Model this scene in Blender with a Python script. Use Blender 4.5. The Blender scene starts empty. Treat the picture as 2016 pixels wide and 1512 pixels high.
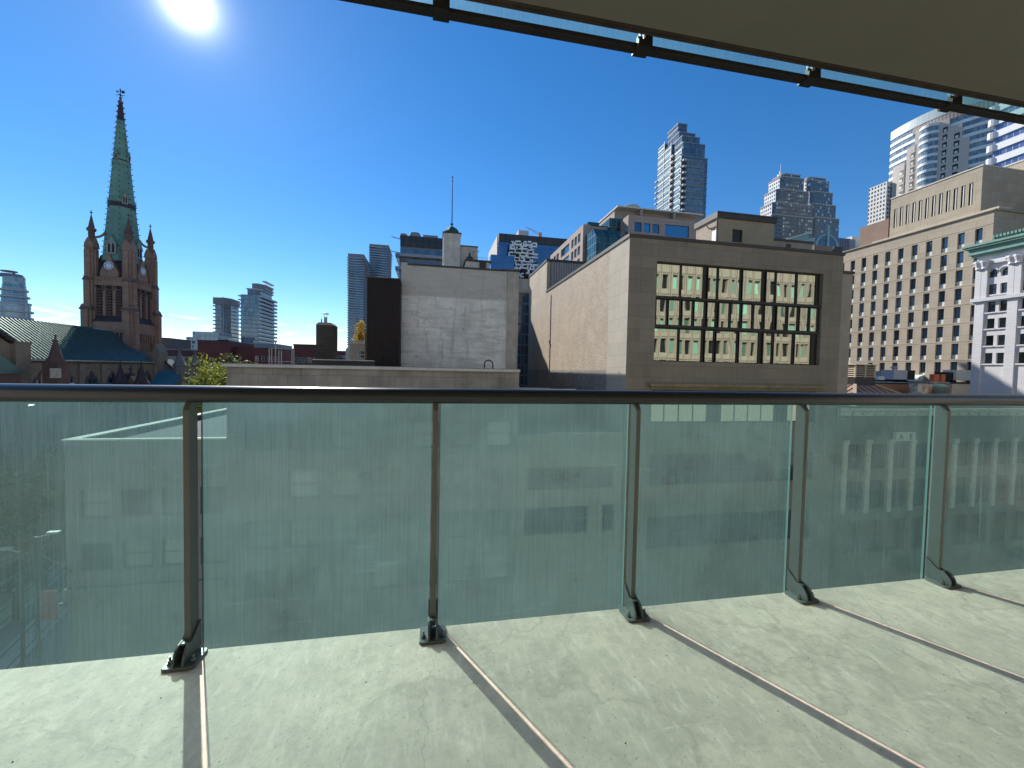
import bpy, math, random
from math import sin, cos, tan, pi, radians, sqrt, atan2, hypot, floor
from mathutils import Vector, noise
random.seed(7)
# ------------------------------------------------------------------ camera, sky, sun, exposure
EZ = 25.5                                   # eye height
GZ = -5.0                                   # street level
FPX, PSI, PIT, ROL = 800.0, radians(10.97), radians(2.0), radians(1.17)
sc = bpy.context.scene
col = sc.collection
vx = Vector((sin(PSI)*cos(PIT), cos(PSI)*cos(PIT), -sin(PIT)))
r0 = Vector((cos(PSI), -sin(PSI), 0)); u0 = r0.cross(vx)
vr = cos(ROL)*r0 + sin(ROL)*u0; vu = -sin(ROL)*r0 + cos(ROL)*u0
cam = bpy.data.cameras.new("camera"); camo = bpy.data.objects.new("camera", cam); col.objects.link(camo)
cam.sensor_width = 36; cam.lens = FPX/2016*36; cam.clip_start = 0.05; cam.clip_end = 6000
from mathutils import Matrix
camo.matrix_world = Matrix(((vr.x, vu.x, -vx.x, 0), (vr.y, vu.y, -vx.y, 0), (vr.z, vu.z, -vx.z, EZ), (0, 0, 0, 1)))
sc.camera = camo
SAZ, SEL = radians(-27.4), radians(34.0)    # sun: left of the street axis
SD = Vector((sin(SAZ)*cos(SEL), cos(SAZ)*cos(SEL), sin(SEL)))
w = bpy.data.worlds.new("World"); sc.world = w; w.use_nodes = True
nt = w.node_tree; nt.nodes.clear()
def N(t, kind, **kw):
    n = t.nodes.new(kind)
    for k, v in kw.items(): setattr(n, k, v)
    return n
wo = N(nt, 'ShaderNodeOutputWorld'); bg = N(nt, 'ShaderNodeBackground')
sky = N(nt, 'ShaderNodeTexSky', sky_type='NISHITA', sun_disc=False, sun_elevation=SEL, sun_rotation=SAZ,
        altitude=100, air_density=1.0, dust_density=0.0, ozone_density=3.0)
SKY_STRENGTH = 0.108
hs = N(nt, 'ShaderNodeHueSaturation'); hs.inputs['Saturation'].default_value = 1.26
tint = N(nt, 'ShaderNodeMixRGB', blend_type='MULTIPLY'); tint.inputs['Fac'].default_value = 1; tint.inputs['Color2'].default_value = (.92, .96, 1.03, 1)   # the clear autumn air: less red than the model's
nt.links.new(sky.outputs[0], tint.inputs['Color1']); nt.links.new(tint.outputs[0], hs.inputs['Color'])
bg.inputs['Strength'].default_value = SKY_STRENGTH
# the sun's own disc and the bright air right round it, as a function of direction only
tc = N(nt, 'ShaderNodeTexCoord')
dp = N(nt, 'ShaderNodeVectorMath', operation='DOT_PRODUCT'); dp.inputs[1].default_value = SD
nt.links.new(tc.outputs['Generated'], dp.inputs[0])
ac = N(nt, 'ShaderNodeMath', operation='ARCCOSINE'); nt.links.new(dp.outputs['Value'], ac.inputs[0])
def expo(scale, amp):
    m = N(nt, 'ShaderNodeMath', operation='MULTIPLY'); m.inputs[1].default_value = -1/scale
    nt.links.new(ac.outputs[0], m.inputs[0])
    e = N(nt, 'ShaderNodeMath', operation='EXPONENT'); nt.links.new(m.outputs[0], e.inputs[0])
    k = N(nt, 'ShaderNodeMath', operation='MULTIPLY'); k.inputs[1].default_value = amp
    nt.links.new(e.outputs[0], k.inputs[0]); return k
e1 = expo(radians(0.8), 6.0); e2 = expo(radians(9.0), 0.13)
ad = N(nt, 'ShaderNodeMath', operation='ADD'); nt.links.new(e1.outputs[0], ad.inputs[0]); nt.links.new(e2.outputs[0], ad.inputs[1])
bg2 = N(nt, 'ShaderNodeBackground'); bg2.inputs['Color'].default_value = (1, 0.98, 0.97, 1)
nt.links.new(ad.outputs[0], bg2.inputs['Strength'])
# small fair-weather clouds low over the horizon
sx = N(nt, 'ShaderNodeSeparateXYZ'); nt.links.new(tc.outputs['Generated'], sx.inputs[0])
cm = N(nt, 'ShaderNodeMapping'); cm.inputs['Scale'].default_value = (14, 14, 90); nt.links.new(tc.outputs['Generated'], cm.inputs['Vector'])
cn = N(nt, 'ShaderNodeTexNoise'); cn.inputs['Scale'].default_value = 1.6; cn.inputs['Detail'].default_value = 5; nt.links.new(cm.outputs[0], cn.inputs['Vector'])
cr = N(nt, 'ShaderNodeMapRange'); cr.inputs['From Min'].default_value = 0.535; cr.inputs['From Max'].default_value = 0.66
nt.links.new(cn.outputs['Fac'], cr.inputs['Value'])
cz = N(nt, 'ShaderNodeMapRange'); cz.inputs['From Min'].default_value = 0.10; cz.inputs['From Max'].default_value = 0.07
nt.links.new(sx.outputs['Z'], cz.inputs['Value'])
cf = N(nt, 'ShaderNodeMath', operation='MULTIPLY'); nt.links.new(cr.outputs[0], cf.inputs[0]); nt.links.new(cz.outputs[0], cf.inputs[1])
cmix = N(nt, 'ShaderNodeMixRGB'); nt.links.new(cf.outputs[0], cmix.inputs['Fac']); nt.links.new(hs.outputs[0], cmix.inputs['Color1'])
cmix.inputs['Color2'].default_value = (9.5, 9.8, 10.2, 1)
nt.links.new(cmix.outputs[0], bg.inputs['Color'])
sh = N(nt, 'ShaderNodeAddShader'); nt.links.new(bg.outputs[0], sh.inputs[0]); nt.links.new(bg2.outputs[0], sh.inputs[1])
nt.links.new(sh.outputs[0], wo.inputs['Surface'])
sl = bpy.data.lights.new("sun", 'SUN'); sl.energy = 5.0; sl.angle = radians(0.53); sl.color = (1.0, 0.95, 0.87)
so = bpy.data.objects.new("sun", sl); col.objects.link(so); so.rotation_euler = (-SD).to_track_quat('-Z', 'Y').to_euler(); so.location = (0, 0, 200)
sc.view_settings.view_transform = 'Standard'; sc.view_settings.look = 'None'
sc.view_settings.exposure = 0.42; sc.view_settings.gamma = 1.0
sc.render.engine = 'CYCLES'
sc.cycles.transparent_max_bounces = 24; sc.cycles.max_bounces = 8; sc.cycles.use_denoising = True
sc.cycles.sample_clamp_indirect = 4.0

# ------------------------------------------------------------------ measuring: a point of the photograph on a known plane
def ray(x, y): return vx + vr*((x-1008)/FPX) - vu*((y-756)/FPX)
def aY(x, y, Y): d = ray(x, y); t = Y/d.y; return Vector((d.x*t, Y, EZ+d.z*t))
def aX(x, y, X): d = ray(x, y); t = X/d.x; return Vector((X, d.y*t, EZ+d.z*t))
def aZ(x, y, Z): d = ray(x, y); t = (Z-EZ)/d.z; return Vector((d.x*t, d.y*t, Z))

# ------------------------------------------------------------------ mesh building
W = {}
class MB:
    def __init__(s): s.v = []; s.f = []; s.m = []
    def quad(s, a, b, c, d, m=0):
        i = len(s.v); s.v += [a, b, c, d]; s.f.append((i, i+1, i+2, i+3)); s.m.append(m); return s
    def poly(s, pts, m=0):
        i = len(s.v); s.v += list(pts); s.f.append(tuple(range(i, i+len(pts)))); s.m.append(m); return s
    def box(s, x0, x1, y0, y1, z0, z1, m=0):
        i = len(s.v)
        s.v += [(x0,y0,z0),(x1,y0,z0),(x1,y1,z0),(x0,y1,z0),(x0,y0,z1),(x1,y0,z1),(x1,y1,z1),(x0,y1,z1)]
        for f in ((3,2,1,0),(4,5,6,7),(0,1,5,4),(1,2,6,5),(2,3,7,6),(3,0,4,7)):
            s.f.append(tuple(i+k for k in f)); s.m.append(m)
        return s
    def prism(s, pts, z0, z1, m=0, caps=True):
        n = len(pts); i = len(s.v)
        s.v += [(p[0], p[1], z0) for p in pts] + [(p[0], p[1], z1) for p in pts]
        for k in range(n):
            j = (k+1) % n; s.f.append((i+k, i+j, i+n+j, i+n+k)); s.m.append(m)
        if caps:
            s.f.append(tuple(i+k for k in reversed(range(n)))); s.m.append(m)
            s.f.append(tuple(i+n+k for k in range(n))); s.m.append(m)
        return s
    def extr(s, pts, d, m=0):                 # any planar polygon (3D points) pushed along vector d
        n = len(pts); i = len(s.v); d = Vector(d)
        s.v += [tuple(Vector(p)) for p in pts] + [tuple(Vector(p)+d) for p in pts]
        for k in range(n):
            j = (k+1) % n; s.f.append((i+k, i+j, i+n+j, i+n+k)); s.m.append(m)
        s.f.append(tuple(i+k for k in reversed(range(n)))); s.m.append(m)
        s.f.append(tuple(i+n+k for k in range(n))); s.m.append(m)
        return s
    def tube(s, a, b, r, n=10, m=0, r2=None):
        a = Vector(a); b = Vector(b); t = (b-a).normalized(); r2 = r if r2 is None else r2
        q = Vector((0,0,1)) if abs(t.z) < .9 else Vector((1,0,0)); e = t.cross(q).normalized(); g = t.cross(e)
        i = len(s.v)
        for c, rr in ((a, r), (b, r2)):
            for k in range(n):
                s.v.append(tuple(c + e*(rr*cos(2*pi*k/n)) + g*(rr*sin(2*pi*k/n))))
        for k in range(n):
            j = (k+1) % n; s.f.append((i+k, i+j, i+n+j, i+n+k)); s.m.append(m)
        s.f.append(tuple(i+k for k in reversed(range(n)))); s.m.append(m); s.f.append(tuple(i+n+k for k in range(n))); s.m.append(m)
        return s
    def path(s, pts, r, n=8, m=0):
        for a, b in zip(pts, pts[1:]): s.tube(a, b, r, n, m)
        return s
    def bar(s, a, b, wd, h, m=0, up=(0,0,1)):
        a = Vector(a); b = Vector(b); t = (b-a).normalized(); u = Vector(up)
        e = t.cross(u).normalized()*(wd/2); g = e.cross(t).normalized()*(h/2); i = len(s.v)
        for c in (a, b):
            s.v += [tuple(c-e-g), tuple(c+e-g), tuple(c+e+g), tuple(c-e+g)]
        for f in ((3,2,1,0),(4,5,6,7),(0,1,5,4),(1,2,6,5),(2,3,7,6),(3,0,4,7)):
            s.f.append(tuple(i+k for k in f)); s.m.append(m)
        return s
    def lathe(s, prof, c, n=16, m=0, ph=0.0):
        i = len(s.v); c = Vector(c)
        for r, z in prof:
            for k in range(n): s.v.append((c.x+r*cos(ph+2*pi*k/n), c.y+r*sin(ph+2*pi*k/n), c.z+z))
        for p in range(len(prof)-1):
            for k in range(n):
                j = (k+1) % n; a = i+p*n
                s.f.append((a+k, a+j, a+n+j, a+n+k)); s.m.append(m)
        s.f.append(tuple(i+k for k in reversed(range(n)))); s.m.append(m)
        b = i+(len(prof)-1)*n; s.f.append(tuple(b+k for k in range(n))); s.m.append(m)
        return s
def part(mb, name, mats, parent=None, at=None, smooth=False, bevel=0):
    base = Vector(at) if at is not None else (W[parent.name] if parent else Vector((0, 0, 0)))
    me = bpy.data.meshes.new(name)
    me.from_pydata([tuple(Vector((v[0], v[1], GZ if v[2] == 0 else v[2]))-base) for v in mb.v], [], mb.f)   # whatever stands at 0 reaches down to the street
    if not isinstance(mats, (list, tuple)): mats = [mats]
    for m in mats: me.materials.append(m)
    me.polygons.foreach_set('material_index', mb.m)
    if smooth: me.polygons.foreach_set('use_smooth', [True]*len(me.polygons))
    me.update()
    o = bpy.data.objects.new(name, me); col.objects.link(o)
    if parent:
        o.parent = parent; o.location = base - W[parent.name]
    else: o.location = base
    W[o.name] = base
    if bevel:
        b = o.modifiers.new('bevel', 'BEVEL'); b.width = bevel; b.segments = 2; b.limit_method = 'ANGLE'; b.angle_limit = radians(40)
    return o
def tag(o, label, cat, group=None):
    o['label'] = label; o['category'] = cat
    if group: o['group'] = group
    return o
def thing(name, label, cat, at, group=None):
    o = bpy.data.objects.new(name, None); col.objects.link(o); o.empty_display_size = .2
    o.location = at; W[o.name] = Vector(at); return tag(o, label, cat, group)
def struct(mb, name, mats, **k):
    o = part(mb, name, mats, **k); o['kind'] = 'structure'; return o
def copy_tree(o, parent, at):                 # a part and its sub-parts, moved to a new place
    c = o.copy(); col.objects.link(c); c.parent = parent
    c.location = Vector(at) - (W[parent.name] if parent else Vector((0, 0, 0))); W[c.name] = Vector(at)
    for ch in o.children:
        copy_tree(ch, c, Vector(at) + (W[ch.name]-W[o.name]))
    return c
FR = lambda Y: (lambda u, v, d: (u, Y+d, v))      # a wall that faces the camera's side of the street
LF = lambda X: (lambda u, v, d: (X+d, u, v))      # a wall that faces left (sunlit side)
RT = lambda X: (lambda u, v, d: (X-d, u, v))      # a wall that faces right
def facade(mb, fr, us, vs, holes, depth, m=0, mr=None):
    mr = m if mr is None else mr
    U = sorted(set([us[0], us[1]] + [h[0] for h in holes] + [h[1] for h in holes]))
    V = sorted(set([vs[0], vs[1]] + [h[2] for h in holes] + [h[3] for h in holes]))
    for a, b in zip(U, U[1:]):
        for c, d in zip(V, V[1:]):
            uc, vc = (a+b)/2, (c+d)/2
            if any(h[0] < uc < h[1] and h[2] < vc < h[3] for h in holes): continue
            mb.quad(fr(a, c, 0), fr(b, c, 0), fr(b, d, 0), fr(a, d, 0), m)
    for a, b, c, d in holes:
        for p, q in (((a, c), (b, c)), ((b, c), (b, d)), ((b, d), (a, d)), ((a, d), (a, c))):
            mb.quad(fr(*p, 0), fr(*q, 0), fr(*q, depth), fr(*p, depth), mr)
    return mb
def fbox(mb, fr, u0, u1, v0, v1, d0, d1, m=0):    # a box on a wall: d is depth into the wall (negative stands proud)
    P = [fr(u, v, d) for d in (d0, d1) for v in (v0, v1) for u in (u0, u1)]
    i = len(mb.v); mb.v += P
    for f in ((0,1,3,2),(4,6,7,5),(0,4,5,1),(2,3,7,6),(0,2,6,4),(1,5,7,3)):
        mb.f.append(tuple(i+k for k in f)); mb.m.append(m)
    return mb

# ------------------------------------------------------------------ materials
def newmat(name):
    m = bpy.data.materials.new(name); m.use_nodes = True; t = m.node_tree; t.nodes.clear()
    o = N(t, 'ShaderNodeOutputMaterial'); p = N(t, 'ShaderNodeBsdfPrincipled'); t.links.new(p.outputs[0], o.inputs[0])
    return m, t, p
def c4(c, k=1.0): return (c[0]*k, c[1]*k, c[2]*k, 1)
def wall_uv(t):                                   # u along the wall, v up, in metres
    g = N(t, 'ShaderNodeNewGeometry'); s = N(t, 'ShaderNodeSeparateXYZ'); t.links.new(g.outputs['Position'], s.inputs[0])
    n = N(t, 'ShaderNodeSeparateXYZ'); t.links.new(g.outputs['True Normal'], n.inputs[0])
    a = N(t, 'ShaderNodeMath', operation='ABSOLUTE'); t.links.new(n.outputs['X'], a.inputs[0])
    c = N(t, 'ShaderNodeMath', operation='GREATER_THAN'); t.links.new(a.outputs[0], c.inputs[0]); c.inputs[1].default_value = .707
    mx = N(t, 'ShaderNodeMix'); t.links.new(c.outputs[0], mx.inputs['Factor']); t.links.new(s.outputs['X'], mx.inputs['A']); t.links.new(s.outputs['Y'], mx.inputs['B'])
    v = N(t, 'ShaderNodeCombineXYZ'); t.links.new(mx.outputs['Result'], v.inputs['X']); t.links.new(s.outputs['Z'], v.inputs['Y'])
    return v.outputs[0], mx.outputs['Result'], s.outputs['Z'], g.outputs['Position']
def noise_n(t, vec, scale, detail=4, rough=.6, st=None):
    n = N(t, 'ShaderNodeTexNoise'); n.inputs['Scale'].default_value = scale; n.inputs['Detail'].default_value = detail; n.inputs['Roughness'].default_value = rough
    if st:
        mp = N(t, 'ShaderNodeMapping'); mp.inputs['Scale'].default_value = st; t.links.new(vec, mp.inputs['Vector']); vec = mp.outputs[0]
    t.links.new(vec, n.inputs['Vector']); return n.outputs['Fac']
def rng(t, v, a, b, c, d):
    r = N(t, 'ShaderNodeMapRange'); t.links.new(v, r.inputs['Value'])
    for k, x in zip(('From Min', 'From Max', 'To Min', 'To Max'), (a, b, c, d)): r.inputs[k].default_value = x
    return r.outputs[0]
def mixc(t, f, a, b, mode='MIX'):
    m = N(t, 'ShaderNodeMixRGB', blend_type=mode)
    for v, s in ((f, 'Fac'), (a, 'Color1'), (b, 'Color2')):
        if isinstance(v, (int, float)): m.inputs[s].default_value = v
        elif isinstance(v, tuple): m.inputs[s].default_value = v if len(v) == 4 else c4(v)
        else: t.links.new(v, m.inputs[s])
    return m.outputs[0]
def weather(t, colr, pos, var, scale, streak):
    a = noise_n(t, pos, scale, 5)
    out = mixc(t, rng(t, a, .3, .7, 0, 1), mixc(t, 1.0, colr, (1-var,)*3, 'MULTIPLY'), mixc(t, 1.0, colr, (1+var*.6,)*3, 'MULTIPLY'))
    if streak:
        b = noise_n(t, pos, 1.0, 4, .65, (1.6, 1.6, .12))
        out = mixc(t, rng(t, b, .5, .75, 0, streak), out, mixc(t, 1.0, out, (.45, .43, .40), 'MULTIPLY'))
    return out
def bump(t, p, h, dist, strength=.6):
    b = N(t, 'ShaderNodeBump'); b.inputs['Distance'].default_value = dist; b.inputs['Strength'].default_value = strength
    t.links.new(h, b.inputs['Height']); t.links.new(b.outputs[0], p.inputs['Normal'])
def plain(name, c, rough=.75, metal=0.0, var=.14, scale=.8, streak=0.0, bmp=0.0, ior=1.45):
    m, t, p = newmat(name); g = N(t, 'ShaderNodeNewGeometry').outputs['Position']
    o = weather(t, c4(c), g, var, scale, streak); t.links.new(o, p.inputs['Base Color'])
    p.inputs['Roughness'].default_value = rough; p.inputs['Metallic'].default_value = metal; p.inputs['IOR'].default_value = ior
    if bmp: bump(t, p, noise_n(t, g, scale*12, 6), bmp)
    return m
def bricks(name, c1, c2, mortar, bw, bh, ms=.012, rough=.85, var=.12, streak=.0, off=.5, bmp=.006):
    m, t, p = newmat(name); uv, u, z, pos = wall_uv(t)
    b = N(t, 'ShaderNodeTexBrick'); t.links.new(uv, b.inputs['Vector']); b.offset = off
    for k, v in (('Color1', c4(c1)), ('Color2', c4(c2)), ('Mortar', c4(mortar))): b.inputs[k].default_value = v
    for k, v in (('Scale', 1.0), ('Mortar Size', ms), ('Mortar Smooth', .2), ('Bias', 0.0), ('Brick Width', bw), ('Row Height', bh)): b.inputs[k].default_value = v
    t.links.new(weather(t, b.outputs['Color'], pos, var, .35, streak), p.inputs['Base Color'])
    p.inputs['Roughness'].default_value = rough
    if bmp:
        inv = N(t, 'ShaderNodeMath', operation='SUBTRACT'); inv.inputs[0].default_value = 1; t.links.new(b.outputs['Fac'], inv.inputs[1]); bump(t, p, inv.outputs[0], bmp)
    return m
def curtain(name, ga, gb, mull, pw, ph, mw=.08, mh=.25, ior=2.0, rough=.06, tilt=.012, lit=None, jig=0.0):
    # glazed wall: one random tone and one slightly different tilt per pane, with mullions and floor bands
    m, t, p = newmat(name); uv, u, z, pos = wall_uv(t)
    def cell(v, s, band):
        d = N(t, 'ShaderNodeMath', operation='DIVIDE'); t.links.new(v, d.inputs[0]); d.inputs[1].default_value = s
        fl = N(t, 'ShaderNodeMath', operation='FLOOR'); t.links.new(d.outputs[0], fl.inputs[0])
        fr = N(t, 'ShaderNodeMath', operation='FRACT'); t.links.new(d.outputs[0], fr.inputs[0])
        lt = N(t, 'ShaderNodeMath', operation='LESS_THAN'); t.links.new(fr.outputs[0], lt.inputs[0]); lt.inputs[1].default_value = band/s
        return fl.outputs[0], lt.outputs[0]
    cu, bu = cell(u, pw, mw); cv, bv = cell(z, ph, mh)
    cx = N(t, 'ShaderNodeCombineXYZ'); t.links.new(cu, cx.inputs['X']); t.links.new(cv, cx.inputs['Y'])
    wn = N(t, 'ShaderNodeTexWhiteNoise', noise_dimensions='2D'); t.links.new(cx.outputs[0], wn.inputs['Vector'])
    gl = mixc(t, wn.outputs['Value'], ga, gb)
    if lit: gl = mixc(t, rng(t, wn.outputs['Value'], .86, .87, 0, 1), gl, lit)
    mk = N(t, 'ShaderNodeMath', operation='MAXIMUM'); t.links.new(bu, mk.inputs[0]); t.links.new(bv, mk.inputs[1])
    t.links.new(mixc(t, mk.outputs[0], gl, mull), p.inputs['Base Color'])
    t.links.new(rng(t, mk.outputs[0], 0, 1, rough, .6), p.inputs['Roughness'])
    t.links.new(rng(t, mk.outputs[0], 0, 1, ior, 1.4), p.inputs['IOR'])
    g = N(t, 'ShaderNodeNewGeometry')
    sb = N(t, 'ShaderNodeVectorMath', operation='SUBTRACT'); t.links.new(wn.outputs['Color'], sb.inputs[0]); sb.inputs[1].default_value = (.5, .5, .5)
    ml = N(t, 'ShaderNodeVectorMath', operation='SCALE'); t.links.new(sb.outputs[0], ml.inputs[0]); ml.inputs['Scale'].default_value = tilt*2
    an = N(t, 'ShaderNodeVectorMath', operation='ADD'); t.links.new(g.outputs['Normal'], an.inputs[0]); t.links.new(ml.outputs[0], an.inputs[1])
    nn = N(t, 'ShaderNodeVectorMath', operation='NORMALIZE'); t.links.new(an.outputs[0], nn.inputs[0]); t.links.new(nn.outputs[0], p.inputs['Normal'])
    return m
def glassy(name, c, rough=.05, ior=1.8, metal=0.0):
    m, t, p = newmat(name); oi = N(t, 'ShaderNodeObjectInfo')
    t.links.new(mixc(t, oi.outputs['Random'], c4(c, .35), c4(c, 2.3)), p.inputs['Base Color'])
    p.inputs['Roughness'].default_value = rough; p.inputs['IOR'].default_value = ior; p.inputs['Metallic'].default_value = metal
    return m
# ------------------------------------------------------------------ the balcony we stand on
HF = EZ-1.174
def floor_mat():
    m, t, p = newmat('balcony_concrete'); g = N(t, 'ShaderNodeNewGeometry').outputs['Position']
    a = noise_n(t, g, 1.6, 8, .7); b = noise_n(t, g, 14, 6, .7); c = noise_n(t, g, 70, 3, .6); d = noise_n(t, g, 3.5, 6, .7, (9.0, 2.4, 1))
    o = mixc(t, rng(t, a, .3, .7, 0, 1), (.52, .42, .325), (.80, .64, .50))
    o = mixc(t, rng(t, b, .42, .66, 0, .6), o, (.46, .365, .30))
    o = mixc(t, rng(t, d, .52, .70, 0, .5), o, (.90, .73, .62))
    o = mixc(t, rng(t, c, .62, .72, 0, .6), o, (.22, .20, .16))
    o = mixc(t, rng(t, noise_n(t, g, 9, 4, .6), .66, .72, 0, .35), o, (.86, .73, .62))
    # hairline cracks: thin edges of large warped cells
    wv = N(t, 'ShaderNodeVectorMath', operation='ADD'); nz = N(t, 'ShaderNodeTexNoise'); nz.inputs['Scale'].default_value = 2.2; nz.inputs['Detail'].default_value = 5
    t.links.new(g, nz.inputs['Vector']); sc_ = N(t, 'ShaderNodeVectorMath', operation='SCALE'); sc_.inputs['Scale'].default_value = .55
    t.links.new(nz.outputs['Color'], sc_.inputs[0]); t.links.new(g, wv.inputs[0]); t.links.new(sc_.outputs[0], wv.inputs[1])
    vo = N(t, 'ShaderNodeTexVoronoi', feature='DISTANCE_TO_EDGE'); vo.inputs['Scale'].default_value = .42; t.links.new(wv.outputs[0], vo.inputs['Vector'])
    o = mixc(t, rng(t, vo.outputs['Distance'], .0006, .0022, .30, 0), o, (.22, .2, .17))
    # water marks: thin darker rims where puddles dried, pale scuffs, and grime
    wm = noise_n(t, g, 1.15, 5, .55); ab = N(t, 'ShaderNodeMath', operation='SUBTRACT'); t.links.new(wm, ab.inputs[0]); ab.inputs[1].default_value = .55
    ab2 = N(t, 'ShaderNodeMath', operation='ABSOLUTE'); t.links.new(ab.outputs[0], ab2.inputs[0])
    o = mixc(t, rng(t, ab2.outputs[0], .0, .012, .38, 0), o, (.34, .28, .21))
    o = mixc(t, rng(t, wm, .55, .62, 0, .22), o, (.40, .34, .26))
    o = mixc(t, rng(t, noise_n(t, g, 1.0, 5, .6, (1.2, 26, 1)), .66, .74, 0, .35), o, (.92, .74, .66))
    o = mixc(t, rng(t, noise_n(t, g, 1.0, 5, .6, (22, 1.6, 1)), .66, .74, 0, .30), o, (.36, .30, .23))
    t.links.new(o, p.inputs['Base Color']); p.inputs['Roughness'].default_value = .62
    bump(t, p, noise_n(t, g, 45, 7, .7), .004, .55)
    return m
M_floor = floor_mat()
M_ceil = plain('painted_soffit', (.175, .18, .148), .9, var=.05, scale=2.5, bmp=.002)
M_edge = plain('raw_slab_edge', (.05, .043, .034), .9, var=.35, scale=9)
M_post = plain('grey_green_metal_paint', (.15, .163, .152), .42, metal=.15, var=.10, scale=6)
M_rail = plain('handrail_metal_paint', (.03, .034, .036), .30, metal=.0, var=.08, scale=5)
M_bolt = plain('zinc_bolt', (.24, .24, .23), .4, metal=.8, var=.2, scale=40)
M_dark = plain('dark_channel', (.03, .03, .028), .5, metal=.3, var=.2, scale=8)
def panel_mat():
    # tinted pane with one frosted, rain-streaked face
    m, t, p = newmat('frosted_dirty_glass'); t.nodes.remove(p); out = [n for n in t.nodes if n.type == 'OUTPUT_MATERIAL'][0]
    g = N(t, 'ShaderNodeNewGeometry').outputs['Position']
    st = noise_n(t, g, 1.0, 8, .75, (150, 150, 3.0)); cl = noise_n(t, g, 2.2, 5, .6); fi = noise_n(t, g, 160, 2, .5)
    sm = noise_n(t, g, 1.0, 6, .7, (3.0, 3.0, 30.0))
    f = N(t, 'ShaderNodeMath', operation='MULTIPLY_ADD'); t.links.new(rng(t, st, .35, .75, -.07, .10), f.inputs[0]); f.inputs[1].default_value = 1
    t.links.new(rng(t, cl, .3, .7, .30, .48), f.inputs[2])
    sp_ = N(t, 'ShaderNodeSeparateXYZ'); t.links.new(g, sp_.inputs[0])      # haze graded along X, imitating light that dims toward the right panes
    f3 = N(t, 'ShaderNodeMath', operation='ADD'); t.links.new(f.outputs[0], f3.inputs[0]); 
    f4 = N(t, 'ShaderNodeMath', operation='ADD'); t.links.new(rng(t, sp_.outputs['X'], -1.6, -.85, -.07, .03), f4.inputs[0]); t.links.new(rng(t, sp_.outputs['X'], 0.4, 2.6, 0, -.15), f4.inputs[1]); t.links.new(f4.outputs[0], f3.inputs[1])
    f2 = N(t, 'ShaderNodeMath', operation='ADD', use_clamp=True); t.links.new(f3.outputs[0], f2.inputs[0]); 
    dr = noise_n(t, g, 1.0, 3, .5, (34, 34, 1.6)); bl = noise_n(t, g, 5.5, 4, .6)
    e_ = N(t, 'ShaderNodeMath', operation='ADD'); t.links.new(rng(t, fi, .6, .8, 0, .05), e_.inputs[0]); t.links.new(rng(t, dr, .70, .76, 0, .16), e_.inputs[1])
    e2_ = N(t, 'ShaderNodeMath', operation='ADD'); t.links.new(e_.outputs[0], e2_.inputs[0]); t.links.new(rng(t, bl, .62, .70, 0, -.06), e2_.inputs[1])
    e3_ = N(t, 'ShaderNodeMath', operation='ADD'); t.links.new(e2_.outputs[0], e3_.inputs[0]); t.links.new(rng(t, sm, .62, .72, 0, .10), e3_.inputs[1])
    t.links.new(e3_.outputs[0], f2.inputs[1])
    tr = N(t, 'ShaderNodeBsdfTransparent'); tr.inputs['Color'].default_value = (.57, .80, .77, 1)
    tl = N(t, 'ShaderNodeBsdfTranslucent'); tl.inputs['Color'].default_value = (.25, .44, .43, 1)
    df = N(t, 'ShaderNodeBsdfDiffuse'); df.inputs['Color'].default_value = (.14, .21, .20, 1)
    rf = N(t, 'ShaderNodeBsdfRefraction'); rf.inputs['IOR'].default_value = 1.5; rf.inputs['Roughness'].default_value = .85; rf.inputs['Color'].default_value = (.60, .80, .82, 1)
    a = N(t, 'ShaderNodeMixShader'); a.inputs[0].default_value = .18; t.links.new(tl.outputs[0], a.inputs[1]); t.links.new(df.outputs[0], a.inputs[2])
    b = N(t, 'ShaderNodeMixShader'); b.inputs[0].default_value = .50; t.links.new(a.outputs[0], b.inputs[1]); t.links.new(rf.outputs[0], b.inputs[2])
    c = N(t, 'ShaderNodeMixShader'); t.links.new(f2.outputs[0], c.inputs[0]); t.links.new(tr.outputs[0], c.inputs[1]); t.links.new(b.outputs[0], c.inputs[2])
    gl = N(t, 'ShaderNodeBsdfGlossy'); gl.inputs['Roughness'].default_value = .12
    lw_ = N(t, 'ShaderNodeLayerWeight'); lw_.inputs['Blend'].default_value = .5; pw_ = N(t, 'ShaderNodeMath', operation='POWER'); t.links.new(lw_.outputs['Facing'], pw_.inputs[0]); pw_.inputs[1].default_value = 5
    d = N(t, 'ShaderNodeMixShader'); t.links.new(rng(t, pw_.outputs[0], 0, 1, .035, .9), d.inputs[0]); t.links.new(c.outputs[0], d.inputs[1]); t.links.new(gl.outputs[0], d.inputs[2])
    t.links.new(d.outputs[0], out.inputs[0]); return m
def clear_mat():
    m, t, p = newmat('clear_glass_face'); t.nodes.remove(p); out = [n for n in t.nodes if n.type == 'OUTPUT_MATERIAL'][0]
    d = N(t, 'ShaderNodeBsdfTransparent'); d.inputs['Color'].default_value = (.95, .99, .97, 1)
    t.links.new(d.outputs[0], out.inputs[0]); return m
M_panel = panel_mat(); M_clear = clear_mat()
M_gedge = plain('green_glass_edge', (.14, .26, .23), .35, var=.1, scale=4)

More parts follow.
